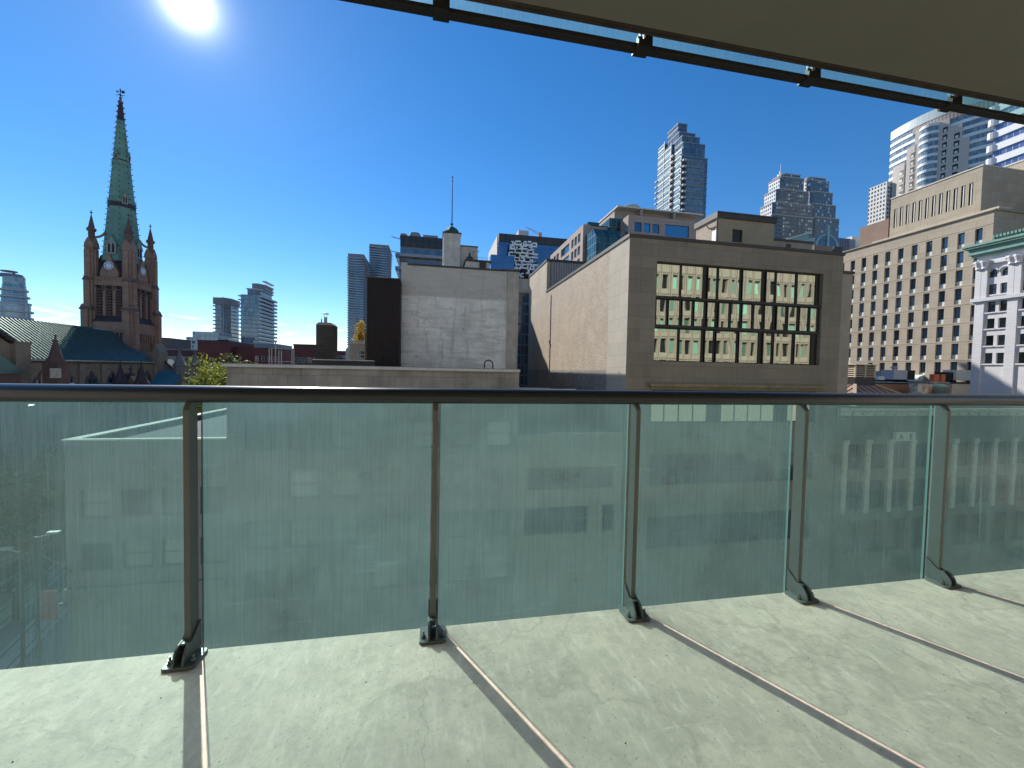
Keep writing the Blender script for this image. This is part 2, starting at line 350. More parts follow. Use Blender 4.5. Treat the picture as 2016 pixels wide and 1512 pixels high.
XA, XB = -7.0, 9.0
struct(MB().box(XA, XB, -1.7, 1.835, HF-.2, HF), 'balcony_floor', M_floor)
CZ = 27.095
cb = MB().box(XA, XB, -1.7, 1.788, CZ, CZ+.2)
ce = struct(cb, 'ceiling', M_ceil)
part(MB().box(XA, XB, 1.788, 1.821, CZ-.002, CZ+.2).box(XA, XB, 1.806, 1.821, CZ-.007, CZ-.002), 'drip_edge', M_edge, ce)
wl = struct(MB().box(XA, XB, -2.0, -1.7, HF-.2, CZ+.2), 'wall', plain('balcony_wall_render', (.62, .58, .50), .9, streak=.1))

PX = [.012+.9575*k for k in range(-3, 6)]
railing = thing('balcony_railing', 'grey metal balcony railing with frosted green glass panels in front of the camera', 'railing', (0, 1.82, HF))
part(MB().tube((XA+.3, 1.82, EZ-.122), (XB-.3, 1.82, EZ-.122), .034, 28), 'handrail', M_rail, railing, smooth=True)
def post_at(X):
    c = (X, 1.815, HF)
    zt = EZ-.122-.026
    pb = MB().extr([(X-.011, 1.79, HF+.035), (X-.011, 1.85, HF+.035), (X-.011, 1.85, zt), (X-.011, 1.812, zt), (X-.011, 1.79, zt-.035)], (.022, 0, 0))
    po = part(pb, 'post', M_post, railing, at=c, bevel=.0015)
    # base plate with rounded corners
    pts = []
    for sx_, sy_, a0 in ((1, 1, 0), (-1, 1, 90), (-1, -1, 180), (1, -1, 270)):
        for k in range(5):
            a = radians(a0+k*22.5); pts.append((X+sx_*.0425+.015*cos(a), 1.775+sy_*.042+.015*sin(a)))
    part(MB().prism(pts, HF, HF+.012), 'base_plate', M_post, po, at=c, bevel=.002)
    g = MB()
    prof = [(1.848, HF+.012), (1.848, HF+.125), (1.79, HF+.078)]
    for k in range(7):
        a = radians(90-k*15); prof.append((1.775-.052*cos(a), HF+.012+.064*sin(a)))
    for dx in (-.021, .013):
        g.extr([(X+dx, y, z) for y, z in prof], (.008, 0, 0))
    g.box(X-.0125, X+.0125, 1.768, 1.79, HF+.066, HF+.074)
    part(g, 'bracket', M_post, po, at=c, bevel=.0012)
    for s in (-1, 1):
        bx, by = X+s*.0395, 1.752
        part(MB().lathe([(.012, .012), (.012, .016), (.0095, .016), (.0095, .027), (.005, .027), (.005, .040)], (bx, by, HF), 6), 'bolt', M_bolt, po, at=c)
    return po
p0 = post_at(PX[0])
for X in PX[1:]: copy_tree(p0, railing, (X, 1.815, HF))
def pane(X0, X1, z0, z1, Y=1.862, th=.012):
    mb = MB(); e = .0
    mb.quad((X0, Y, z0), (X1, Y, z0), (X1, Y, z1), (X0, Y, z1), 0)
    mb.quad((X1, Y+th, z0), (X0, Y+th, z0), (X0, Y+th, z1), (X1, Y+th, z1), 1)
    for a, b in (((X0, z0), (X0, z1)), ((X1, z0), (X1, z1)), ((X0, z1), (X1, z1)), ((X0, z0), (X1, z0))):
        mb.quad((a[0], Y, a[1]), (b[0], Y, b[1]), (b[0], Y+th, b[1]), (a[0], Y+th, a[1]), 2)
    return mb
for k in range(len(PX)-1):
    X0, X1 = PX[k]+.017, PX[k+1]-.017
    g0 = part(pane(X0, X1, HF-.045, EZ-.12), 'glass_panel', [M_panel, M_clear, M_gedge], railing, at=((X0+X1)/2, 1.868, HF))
    part(MB().box(X0-.005, X1+.005, 1.850, 1.890, HF-.068, HF-.0455), 'bottom_channel', M_dark, railing)
gt_ = MB(); rdg = random.Random(3)
for _ in range(70):
    x_, y_, s_ = rdg.uniform(-2.2, 4.5), rdg.uniform(.7, 1.8), rdg.uniform(.001, .003)
    gt_.lathe([(s_, 0), (s_*.8, s_*.5), (s_*.2, s_*.8)], (x_, y_, HF+.0005), 5)
gr_ = part(gt_, 'grit', plain('dark_grit', (.10, .085, .06), .9)); gr_['kind'] = 'stuff'
# the railing of the balcony above: only the foot of its glass shows past the slab
up = thing('balcony_railing', 'underside of glass railing of the balcony above, dark bottom bar along the slab edge', 'railing', (0, 1.87, CZ))
part(MB().box(XA, XB, 1.856, 1.90, 27.055, 27.077), 'bottom_channel', M_dark, up, bevel=.003)
for k in range(len(PX)-1):
    X0, X1 = PX[k]+.017, PX[k+1]-.017
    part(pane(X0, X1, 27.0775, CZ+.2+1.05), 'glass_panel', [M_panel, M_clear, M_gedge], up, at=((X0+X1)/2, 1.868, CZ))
cl0 = None
for X in PX:
    if cl0 is None:
        cb = MB().box(X-.036, X+.036, 1.835, 1.9055, 27.049, 27.082).box(X-.004, X+.036, 1.836, 1.860, 27.0825, 27.16).box(X-.036, X-.010, 1.845, 1.860, 27.0825, 27.10)
        cl0 = part(cb, 'clamp', M_dark, up, at=(X, 1.87, 27.06))
    else: copy_tree(cl0, up, (X, 1.87, 27.06))
# ------------------------------------------------------------------ ground and street
M_asph = plain('asphalt', (.33, .31, .265), .9, var=.25, scale=.5)
M_conc = plain('street_concrete', (.62, .57, .47), .9, var=.15, scale=.4)
M_pave = bricks('pavement_slabs', (.30, .29, .26), (.27, .26, .24), (.16, .15, .14), 1.2, 1.2, .02, bmp=0)
M_steel = plain('rail_steel', (.55, .53, .50), .22, metal=1.0, var=.2, scale=2)
FY = 38.9
G = GZ
struct(MB().box(-3000, 3000, -400, 4000, G-.5, G-.0001), 'ground', plain('far_ground', (.10, .105, .09), .95, var=.3, scale=.02))
struct(MB().box(-31.4, 130, 6, 30, G+.004, G+.02), 'street', M_asph)
struct(MB().box(-29.1, 130, 30.2, FY-.05, G+.02, G+.14), 'pavement', M_pave)
TD = Vector((sin(radians(-17)), cos(radians(-17)), 0)); TN = Vector((TD.y, -TD.x, 0))       # the tram street runs off a little to the left
TP = aZ(60, 1248, G)
def strip(mb, off, half, t0, t1, z0, z1):
    a = TP+TN*(off-half); b = TP+TN*(off+half)
    return mb.prism([(a+TD*t0)[:2], (b+TD*t0)[:2], (b+TD*t1)[:2], (a+TD*t1)[:2]], G+z0, G+z1)
struct(strip(MB(), -3.0, 9.0, -45, 62, .022, .032), 'road', M_asph)
struct(strip(strip(MB(), 8.0, 1.9, -14, 52, .02, .16), -13.8, 1.7, -45, 62, .02, .16), 'kerbside_pavement', M_pave)
tb = MB(); ts = MB()
for xo in (0.2, -4.6):
    strip(tb, xo, 1.35, -45, 62, .033, .040)
    for s_ in (-.75, .75): strip(ts, xo+s_, .06, -45, 62, .041, .06)
trk = struct(tb, 'tram_track', M_conc); part(ts, 'steel_rail', M_steel, trk)

# ------------------------------------------------------------------ building materials
M_stone = bricks('limestone_panels', (.215, .195, .15), (.185, .167, .128), (.125, .113, .088), 2.6, 1.25, .02, var=.12, streak=.25, off=.5)
M_cbrick = bricks('buff_brick', (.47, .39, .295), (.38, .31, .23), (.29, .245, .19), .52, .18, .02, var=.14, streak=.18)
M_lbrick = bricks('grey_old_brick', (.27, .25, .225), (.20, .185, .165), (.28, .26, .23), .7, .24, .02, var=.2, streak=.2)
M_cstone = bricks('stone_quoin_panels', (.44, .395, .325), (.40, .36, .295), (.30, .27, .22), 2.4, 1.3, .02, var=.07, streak=.1)
M_cap = plain('dark_roof_flashing', (.055, .048, .042), .55, metal=.2, var=.2)
M_roof = plain('roof_membrane', (.12, .12, .115), .9, var=.25, scale=.5)
M_frame = plain('black_window_frame', (.018, .017, .016), .5, var=.1)
M_concw = bricks('old_concrete_blocks', (.275, .26, .225), (.225, .215, .19), (.14, .135, .12), 2.3, 1.45, .02, var=.38, streak=.45)
M_coping = plain('metal_coping', (.42, .43, .41), .5, metal=.2, var=.15)
M_hotel = bricks('hotel_limestone', (.43, .365, .275), (.385, .325, .24), (.29, .245, .18), 2.8, 1.92, .035, var=.08, streak=.06, bmp=.004)
M_white = bricks('white_glazed_tile', (.66, .65, .655), (.62, .61, .615), (.48, .47, .475), 1.0, .42, .015, var=.05, streak=.05, rough=.45)
M_copper = plain('verdigris_copper', (.19, .33, .275), .7, var=.2, scale=1.2, streak=.2)
M_dkglass = glassy('dark_window_glass', (.035, .045, .05), .05, 1.7)
M_blglass = glassy('blue_window_glass', (.05, .10, .14), .05, 2.1)
M_panelw = plain('pale_spandrel_panel', (.62, .66, .60), .6, var=.08)
M_ribs = plain('brown_ribbed_metal', (.013, .009, .010), .5, metal=.4, var=.15, scale=.6)
M_redbr = bricks('red_brick', (.17, .045, .04), (.14, .038, .034), (.17, .09, .08), .8, .25, .02, var=.15, bmp=0)
M_tan = bricks('tan_brick', (.78, .61, .41), (.70, .53, .34), (.6, .48, .34), .5, .17, .02, var=.12, streak=.1)  # brick colour raised to stand in for sunlight bounced onto the wall
M_granite = bricks('pink_granite', (.37, .285, .245), (.34, .262, .225), (.25, .19, .165), 2.2, 1.75, .03, var=.06, bmp=0)
M_shaft = plain('precast_concrete', (.56, .52, .46), .85, var=.08, scale=.4)
def stained_wall():
    m, t, p = newmat('whitewashed_concrete'); uv, u, z, pos = wall_uv(t)
    a = noise_n(t, pos, .35, 7, .7); b = noise_n(t, pos, 1, 6, .7, (.35, .35, 2.6)); c = noise_n(t, pos, 1.1, 8, .75); d = noise_n(t, pos, 1, 5, .7, (1.4, 1.4, .16))
    o = mixc(t, rng(t, a, .35, .65, 0, 1), (.52, .53, .48), (.78, .78, .72))
    o = mixc(t, rng(t, b, .50, .62, 0, .6), o, (.44, .43, .37))
    o = mixc(t, rng(t, b, .30, .38, .5, 0), o, (.86, .86, .80))
    o = mixc(t, rng(t, c, .60, .67, 0, .8), o, (.22, .22, .19))
    o = mixc(t, rng(t, d, .56, .70, 0, .5), o, (.27, .26, .22))
    lm = N(t, 'ShaderNodeMath', operation='MULTIPLY'); t.links.new(rng(t, z, 34.3, 34.5, 0, 1), lm.inputs[0]); t.links.new(rng(t, a, .3, .7, .35, .9), lm.inputs[1])
    o = mixc(t, lm.outputs[0], o, (.34, .33, .28))            # unpainted band under the parapet
    t.links.new(o, p.inputs['Base Color']); p.inputs['Roughness'].default_value = .9
    bump(t, p, b, .05, .8); return m
M_wash = stained_wall()
M_dull = glassy('hazed_window_glass', (.17, .17, .15), .3, 1.45); M_lowfr = plain('grey_window_frame', (.2, .195, .17), .7)  # panes lightened toward the wall tone to paint in the haze before them
def mirror_mat():
    m, t, p = newmat('mirror_window'); p.inputs['Base Color'].default_value = (.49, .51, .45, 1); p.inputs['Metallic'].default_value = 1; p.inputs['Roughness'].default_value = .02
    return m
M_mirror = mirror_mat()

# ------------------------------------------------------------------ stone and brick office building, right of centre
cx0, cx1 = aY(1240, 470, FY).x, aY(1661, 504, FY).x
cz = aY(1242, 466, FY).z
C5 = lambda x, y, Y: aY(1020+x/3.0545, 380+y/3.0545, Y)
cbld = thing('stone_office_building', 'grey stone and buff brick office building with wide mirrored window wall', 'building', (cx0, FY, 0))
b1 = (C5(835, 405, FY).x, C5(1822, 800, FY).x, C5(808, 1010, FY).z, C5(835, 408, FY).z)
b2 = (aY(1282, 800, FY).x, aY(1605, 800, FY).x, aY(1400, 832, FY).z, aY(1400, 769, FY).z)
b3 = (b2[0], b2[1], aY(1400, 952, FY).z, aY(1400, 893, FY).z); b4 = (b2[0], b2[1], aY(1400, 1072, FY).z, aY(1400, 1012, FY).z)
fb = facade(MB(), FR(FY), (cx0, cx1), (0, cz), [b1, b2, b3, b4], .55)
fb.quad((cx1, FY, 0), (cx1, FY+14, 0), (cx1, FY+14, cz), (cx1, FY, cz)).quad((cx0+13, FY+14, 0), (cx1, FY+14, 0), (cx1, FY+14, cz), (cx0+13, FY+14, cz)).quad((cx0+13, FY+14, 0), (cx0+13, FY+44, 0), (cx0+13, FY+44, cz), (cx0+13, FY+14, cz))
fb.quad((cx0, FY, cz), (cx1, FY, cz), (cx1, FY+14, cz), (cx0, FY+14, cz)).quad((cx0, FY+14, cz), (cx0+13, FY+14, cz), (cx0+13, FY+44, cz), (cx0, FY+44, cz))
fb.box(cx0+.3, cx1-.3, FY+.75, FY+1.0, 0, cz-.3)
part(fb, 'front_wall', M_stone, cbld)
yq = aX(1198, 600, cx0).y; ys = aX(1076, 568, cx0).y; ye = aX(1043, 541, cx0).y; zf = aX(1077, 514, cx0).z; zb = aX(1100, 728, cx0).z
sd = MB(); sd.quad((cx0, FY, 0), (cx0, yq, 0), (cx0, yq, cz), (cx0, FY, cz)); part(sd, 'quoin_strip', M_cstone, cbld)
sd = MB().quad((cx0, yq, zb), (cx0, ys, zb), (cx0, ys, cz), (cx0, yq, cz)).quad((cx0, ys, zb), (cx0, ye, zb), (cx0, ye, zf), (cx0, ys, zf))
sd.box(cx0, cx0+.25, ys+5.5, ys+5.56, zb, zf-.2)
sd.quad((cx0, ys, cz), (cx0+.6, ys, cz), (cx0+.6, ys, zf), (cx0, ys, zf))
sd.quad((cx0, ye, 0), (cx0+13, ye, 0), (cx0+13, ye, zf), (cx0, ye, zf)).quad((cx0+13, ys, cz), (cx0+13, ye, cz), (cx0+13, ye, zf), (cx0+13, ys, zf)).quad((cx0, ys, zf), (cx0+13, ys, zf), (cx0+13, ye, zf), (cx0, ye, zf))
part(sd, 'side_wall', M_cbrick, cbld)
part(MB().quad((cx0, yq, 0), (cx0, ye, 0), (cx0, ye, zb), (cx0, yq, zb)), 'lower_side_wall', M_lbrick, cbld)
cp = MB()
cp.box(cx0-.12, cx1+.12, FY-.12, FY+.35, cz-.02, cz+.30); cp.box(cx0-.12, cx0+.35, FY+.36, ys, cz-.02, cz+.36)
cp.box(cx0-.12, cx0+.35, ys+.02, ye, zf-.02, zf+.36); cp.box(cx0+.36, cx0+12, ys-.1, ys+.4, zf-.1, zf+.36)
part(cp, 'parapet_cap', M_cap, cbld)
lv = MB(); lv.box(cx0+.7, cx0+12, ys+.05, ys+.3, cz-.5, zf-.1)
for k in range(24): lv.box(cx0+.9+k*.46, cx0+1.06+k*.46, ys-.12, ys+.05, cz-.5, zf-.12)
part(lv, 'louvre_wall', plain('grey_ribbed_metal', (.30, .29, .27), .5, metal=.5, var=.1), cbld)
lg = MB(); zl = aY(1400, 759, FY).z
fbox(lg, FR(FY), aY(1275, 757, FY).x, aY(1620, 764, FY).x, zl-.15, zl+.16, -.55, 0)
fbox(lg, FR(FY), aY(1280, 762, FY).x, aY(1615, 766, FY).x, zl-.42, zl-.15, -.18, 0)
part(lg, 'ledge', plain('stained_ledge', (.20, .17, .10), .8, var=.3, scale=1), cbld)
def warp_pane(u0, u1, v0, v1, Y, amp, seed):
    mb = MB(); nu, nv = 10, 12; off = Vector((seed*7.3, seed*3.1, 0)); s = 1/1.5
    tu, tv = (random.random()-.5)*.008, (random.random()-.5)*.005
    P = []
    for j in range(nv+1):
        for i in range(nu+1):
            u = u0+(u1-u0)*i/nu; v = v0+(v1-v0)*j/nv
            d = noise.noise(Vector((u*s*1.5, v*s*.55, 0))+off)*amp + noise.noise(Vector((u*s*.7, v*s*.3, 5))+off)*amp*1.3 + tu*(u-u0) + tv*(v-v0)
            P.append((u, Y+d, v))
    mb.v = P
    for j in range(nv):
        for i in range(nu):
            a = j*(nu+1)+i; mb.f.append((a, a+1, a+nu+2, a+nu+1)); mb.m.append(0)
    return mb
rows = [((832, 425), (826, 615), [(830, 975), (980, 1115), (1140, 1197), (1203, 1335), (1348, 1467), (1490, 1545), (1550, 1670), (1676, 1790)]),
        ((826, 640), (820, 788), [(828, 893), (903, 973), (985, 1048), (1057, 1120), (1135, 1187), (1205, 1270), (1277, 1335), (1345, 1408), (1415, 1470), (1480, 1533), (1553, 1612), (1620, 1680), (1690, 1745), (1752, 1808)]),
        ((815, 815), (808, 1005), [(812, 960), (967, 1103), (1120, 1175), (1187, 1315), (1325, 1445), (1470, 1525), (1533, 1648), (1658, 1760)])]
wf = part(MB().box(b1[0]+.002, b1[1]-.002, FY+.42, FY+.52, b1[2]+.002, b1[3]-.002), 'window_wall', M_frame, cbld)
fm = MB(); sd_ = 0
for (ta, tb_, cols) in rows:
    z1, z0 = C5(ta[0], ta[1], FY+.3).z, C5(tb_[0], tb_[1], FY+.3).z; ym = (ta[1]+tb_[1])/2
    for a, b in cols:
        k = (a-830)/960*62
        u0, u1 = C5(a, ym+k, FY+.3).x, C5(b, ym+k, FY+.3).x; sd_ += 1
        part(warp_pane(u0+.03, u1-.03, z0, z1, FY+.34, .0022, sd_), 'window_pane', M_mirror, wf, smooth=True)
        for q in (u0-.03, u1-.03): fm.box(q, q+.06, FY+.22, FY+.41, z0-.05, z1+.05)
    fm.box(b1[0]+.01, b1[1]-.01, FY+.16, FY+.41, z0-.3, z0-.06)
part(fm, 'mullions', M_frame, wf)
lw = part(MB().box(b2[0]+.002, b2[1]-.002, FY+.44, FY+.52, b2[2]+.002, b2[3]-.002), 'lower_window_wall', M_frame, cbld)
n = 12; du = (b2[1]-b2[0])/n
for k in range(n):
    if k in (4, 9): continue
    part(warp_pane(b2[0]+k*du+.08, b2[0]+(k+1)*du-.08, b2[2]+.1, b2[3]-.1, FY+.38, .0022, 50+k), 'window_pane', M_mirror, lw, smooth=True)
for bb in (b3, b4):
    lw = part(MB().box(bb[0]+.002, bb[1]-.002, FY+.44, FY+.52, bb[2]+.002, bb[3]-.002), 'lower_window_wall', M_frame, cbld)
    for k in range(6):
        d2 = (bb[1]-bb[0])/6
        part(MB().box(bb[0]+k*d2+.1, bb[0]+(k+1)*d2-.1, FY+.36, FY+.43, bb[2]+.1, bb[3]-.1), 'window_pane', M_dkglass, lw)
# rooftop penthouse
PY = 47.0
px0, px1 = aY(1413, 425, PY).x, aY(1525, 436, PY).x; pz = aY(1413, 429, PY).z; pye = aX(1371, 445, px0).y
pw = (aY(1442, 460, PY).x, aY(1462, 460, PY).x, aY(1452, 477, PY).z, aY(1452, 452, PY).z)
M_phb = bricks('olive_brick', (.33, .29, .19), (.29, .255, .165), (.25, .22, .16), .42, .15, .016, var=.12)
pm = facade(MB(), FR(PY), (px0, px1), (cz-.5, pz), [pw], .3)
pm.quad((px1, PY, cz-.5), (px1, pye, cz-.5), (px1, pye, pz), (px1, PY, pz)); pm.box(px0+.2, px1-.2, PY+.5, pye-.1, cz-.5, pz-.1)
pent = part(pm, 'penthouse', M_phb, cbld)
part(MB().quad((px0, PY, cz-.5), (px0, pye, cz-.5), (px0, pye, pz), (px0, PY, pz)), 'penthouse_side_wall', M_cbrick, pent)
part(MB().box(px0-.2, px1+.2, PY-.2, pye+.2, pz, pz+.75).box(px0-.26, px1+.26, PY-.26, PY-.19, pz+.6, pz+.8), 'parapet_cap', M_cap, pent)
wn = part(fbox(fbox(fbox(MB(), FR(PY), pw[0], pw[1], pw[2], pw[3], .22, .28), FR(PY), pw[0], pw[1], (pw[2]+pw[3])/2-.04, (pw[2]+pw[3])/2+.04, .14, .22), FR(PY), pw[1]-.12, pw[1], pw[2], pw[3], .14, .22), 'window', M_frame, pent)
dy = aX(1402, 470, px0).y; dy2 = aX(1411, 470, px0).y; dzt = aX(1405, 455, px0).z
part(fbox(MB(), LF(px0), dy2, dy, cz, dzt, -.06, -.002), 'door', plain('white_door', (.75, .77, .78), .5), pent)
part(MB().path([(px0-.1, dy2+.2, dzt+.5), (px0-.1, dy+.5, dzt+.5), (px0-.5, dy+.5, dzt+.9)], .06).tube((px0-.12, PY-.1, cz), (px0-.12, PY-.1, pz), .08), 'drainpipe', M_cap, pent)
lbx, lbz = aY(1600, 478, PY+1).x, aY(1530, 474, PY+1).z
fl = MB().box(px1+.003, lbx, PY+1, pye, cz-.5, lbz); q = aY(1552, 485, PY+1); fl.box(q.x-.3, q.x+.3, PY+.9, PY+1, q.z-.3, q.z+.3, 1); fl.box(px1+.003, lbx+.1, PY+.9, pye, lbz+.002, lbz+.3, 1)
part(fl, 'plant_room', [plain('grey_render', (.27, .25, .21), .9), M_cap], cbld)
rw = aY(1679, 540, 42); rb = MB().box(cx1+.05, rw.x, 42, 50, 0, rw.z).box(cx1+.05, rw.x+.1, 41.8, 50, rw.z+.002, rw.z+.3, 1)
part(rb, 'rear_wing', [plain('beige_render', (.33, .295, .24), .9, streak=.1), M_cap], cbld)
mx = aY(1640, 486, 50); part(MB().box(aY(1603, 486, 50).x, mx.x, 50, 52.5, cz-.3, mx.z).box(mx.x+.2, mx.x+1.7, 50, 52.5, cz-.3, mx.z+.1, 1), 'plant_room', [plain('brown_metal', (.22, .17, .14), .7), M_cap], cbld)

# ------------------------------------------------------------------ whitewashed blank wall, turret and flagpole
WY = 52.0
wx0, wx1 = aY(790, 520, WY).x, aY(1022, 532, WY).x; wz = aY(790, 521, WY).z
wb = thing('warehouse', 'blank stained pale concrete wall of an old warehouse with a rooftop turret', 'building', (wx0, WY, 0))
part(MB().box(wx0, wx1, WY, WY+36, 0, wz).box(wx0, wx0+.75, WY-.002, WY+8, wz+.002, wz+.32), 'wall', M_wash, wb)
part(MB().box(wx0+.76, wx1-2.4, WY-.1, WY+.4, wz+.002, wz+.22).box(wx0-.06, wx0+.75, WY-.1, WY+8, wz+.33, wz+.46).box(wx1-2.35, wx1+.05, WY-.1, WY+.4, wz-.5+.6, wz+.3), 'parapet_cap', M_cap, wb)
part(MB().box(wx1-1.5, wx1-.02, WY-.14, WY-.003, 10, wz-.02), 'corner_pier', plain('bare_concrete', (.40, .38, .32), .9, var=.3, scale=.8, streak=.5), wb)
TY = 60.0
K8 = lambda x, y, Y: aY(780+x/10.8, 420+y/10.8, Y)
t0, t1 = K8(1000, 700, TY).x, K8(1367, 700, TY).x; tz = K8(1180, 425, TY).z; tcx = (t0+t1)/2; tcy = TY+(t1-t0)/2; th = (t1-t0)/2
M_trt = plain('turret_plaster', (.50, .49, .43), .9, var=.25, scale=1.0, streak=.35)
tur = part(MB().box(t0, t1, TY, TY+2*th, wz-1, tz), 'turret', M_trt, wb)
part(MB().box(t0-.12, t1+.12, TY-.12, TY+2*th+.12, tz+.002, tz+.16), 'cornice', M_cap, tur)
dr = th*.95; zd = tz+.16
prof = [(dr, 0), (dr*.99, .25), (dr*.92, .62), (dr*.80, 1.0), (dr*.62, 1.35), (dr*.40, 1.62), (dr*.2, 1.78), (.10, 1.95), (.10, 2.2), (.25, 2.32), (.25, 2.45), (.06, 2.6)]
sc_ = (K8(1185, 200, TY).z-zd)/2.05
part(MB().lathe([(r, z*sc_) for r, z in prof], (tcx, tcy, zd), 8, ph=pi/8), 'dome', plain('dark_green_copper', (.055, .10, .07), .45, metal=.2, var=.35, scale=1.5), tur)
zp = aY(891, 350, tcy).z
part(MB().tube((tcx, tcy, zd+2.4*sc_), (tcx, tcy, zp), .085, 8, r2=.05).lathe([(.02, -.14), (.14, 0), (.02, .14)], (tcx, tcy, zp+.1), 8).lathe([(.02, -.1), (.12, 0), (.02, .1)], (tcx, tcy, zp-.5), 8), 'flagpole', plain('dark_pole', (.05, .05, .055), .4, metal=.4), tur)
s1, sz = K8(1727, 740, TY+.4).x, K8(1550, 715, TY+.4).z
part(MB().box(t1+.003, s1, TY+.4, TY+5, wz-1, sz), 'stair_block', plain('streaky_plaster', (.46, .43, .37), .9, var=.2, scale=1, streak=.6), wb)
part(MB().box(t1+.004, s1+.1, TY+.3, TY+5, sz+.002, sz+.16), 'parapet_cap', M_cap, wb)
f0, f1 = K8(1675, 850, TY-.6).x, K8(1738, 850, TY-.6).x
part(MB().box(f0, f1, TY-.6, TY-.1, wz-1, K8(1700, 805, TY-.6).z).box(f0-.12, f1+.12, TY-.7, TY, K8(1700, 804, TY-.6).z, K8(1700, 797, TY-.6).z+.05), 'vent_shaft', M_trt, wb)
g0, g1, gz = K8(1485, 1090, WY+3).x, K8(1990, 1090, WY+3).x, K8(1700, 1030, WY+3).z
rb = MB().box(g0, g1, WY+3, WY+6, wz-.4, gz).box(g0-.2, g1+.2, WY+2.8, WY+6.2, gz+.002, gz+.22, 1).box(K8(1770, 1100, WY+3).x, K8(1910, 1100, WY+3).x, WY+2.9, WY+3, wz-.3, gz, 1)
part(rb, 'roof_hut', [M_trt, M_cap], wb)
q = K8(1560, 960, WY+4); part(MB().lathe([(.2, 0), (.45, .1), (.45, .55), (.15, .75), (.1, 1.2)], (q.x, q.y, gz+.222), 10), 'roof_vent', M_cap, wb)
q = K8(1330, 1110, WY+2); part(MB().lathe([(.3, 0), (.34, .15), (.25, .35), (.05, .45)], (q.x, q.y, wz+.1), 12), 'roof_vent', M_coping, wb)
rl = MB(); a, b = K8(1735, 940, TY+3), K8(1920, 950, TY+3)
for zz in (a.z, a.z-.6): rl.tube((a.x, a.y, zz), (b.x, a.y, zz), .03, 6)
for xx in (a.x, (a.x+b.x)/2, b.x): rl.tube((xx, a.y, a.z-1.8), (xx, a.y, a.z), .03, 6)
part(rl, 'guard_rail', M_coping, wb)

# brown ribbed metal block left of it
r0x, r1x, rz = aY(723, 550, 50).x, aY(789.5, 550, 50).x, aY(723, 547, 50).z
rbk = thing('metal_clad_building', 'tall narrow block clad in dark brown ribbed metal beside the pale blank wall', 'building', (r0x, 50, 0))
mb = MB().box(r0x, r1x-.05, 50, 62, 0, rz)
k = r0x+.06
while k < r1x-.2:
    mb.box(k, k+.09, 49.9, 49.999, 10, rz-.1); k += .27
part(mb, 'ribbed_wall', M_ribs, rbk); part(MB().box(r0x-.06, r1x-.06, 49.85, 62, rz+.002, rz+.14), 'coping', M_cap, rbk)

# ------------------------------------------------------------------ low stone building with flat roof straight ahead
kx0, kx1, kz = aY(446, 735, FY).x, aY(1022, 745, FY).x, aY(700, 720, FY).z
kb = thing('flat_roof_building', 'grey weathered stone building with flat coped roof just above the handrail', 'building', (kx0, FY, 0))
holes = []
cw = (kx1-kx0-1.0)/7
for zz in (18.0, 13.6, 9.2, 4.8):
    for k in range(7):
        if random.random() < .62: holes.append((kx0+.9+k*cw+.5, kx0+.9+k*cw+cw-.5, zz, zz+2.5))
km = facade(MB(), FR(FY), (kx0, kx1), (0, kz), holes, .4)
km.quad((kx0, FY, 0), (kx0, FY+12, 0), (kx0, FY+12, kz), (kx0, FY, kz)).quad((kx1, FY, 0), (kx1, FY+12, 0), (kx1, FY+12, kz), (kx1, FY, kz)).box(kx0+.3, kx1-.3, FY+.6, FY+11.9, 0, kz-.35)
fbox(km, FR(FY), kx0+12.0, kx0+12.06, kz-3.2, kz-2.0, -.3, 0)
for k in range(9): fbox(km, FR(FY), kx0+1+k*2.7, kx0+1.35+k*2.7, kz-2.35, kz-2.0, -.08, -.003)
part(km, 'wall', M_concw, kb)
part(MB().box(kx0-.25, kx1+.02, FY-.35, FY+12.2, kz-.30, kz-.05), 'roof_coping', M_coping, kb)
part(MB().box(kx0+.3, kx1-.4, FY+.3, FY+11.8, kz-.045, kz+.0), 'roof', plain('pale_roof_gravel', (.40, .39, .36), .9, var=.15), kb)
def simple_window(fr, a, b, c, d, dep, parent, glass, frame, name='window', mid=True):
    mb = MB(); e = .07
    for q in ((a, a+e, c, d), (b-e, b, c, d), (a+e, b-e, c, c+e), (a+e, b-e, d-e, d)): fbox(mb, fr, *q, dep-.1, dep-.02)
    if mid: fbox(mb, fr, a+e, b-e, (c+d)/2-e/2, (c+d)/2+e/2, dep-.1, dep-.02)
    at = fr((a+b)/2, c, dep)
    o = part(mb, name, frame, parent, at=at); part(fbox(MB(), fr, a+.01, b-.01, c+.01, d-.01, dep-.018, dep+.02), 'pane', glass, o, at=at)
    return o
w0 = None
for h in holes:
    if w0 is None: w0 = simple_window(FR(FY), *h, .36, kb, M_dull, M_lowfr); W0h = h
    else: copy_tree(w0, kb, ((h[0]+h[1])/2, FY+.36, h[2]))
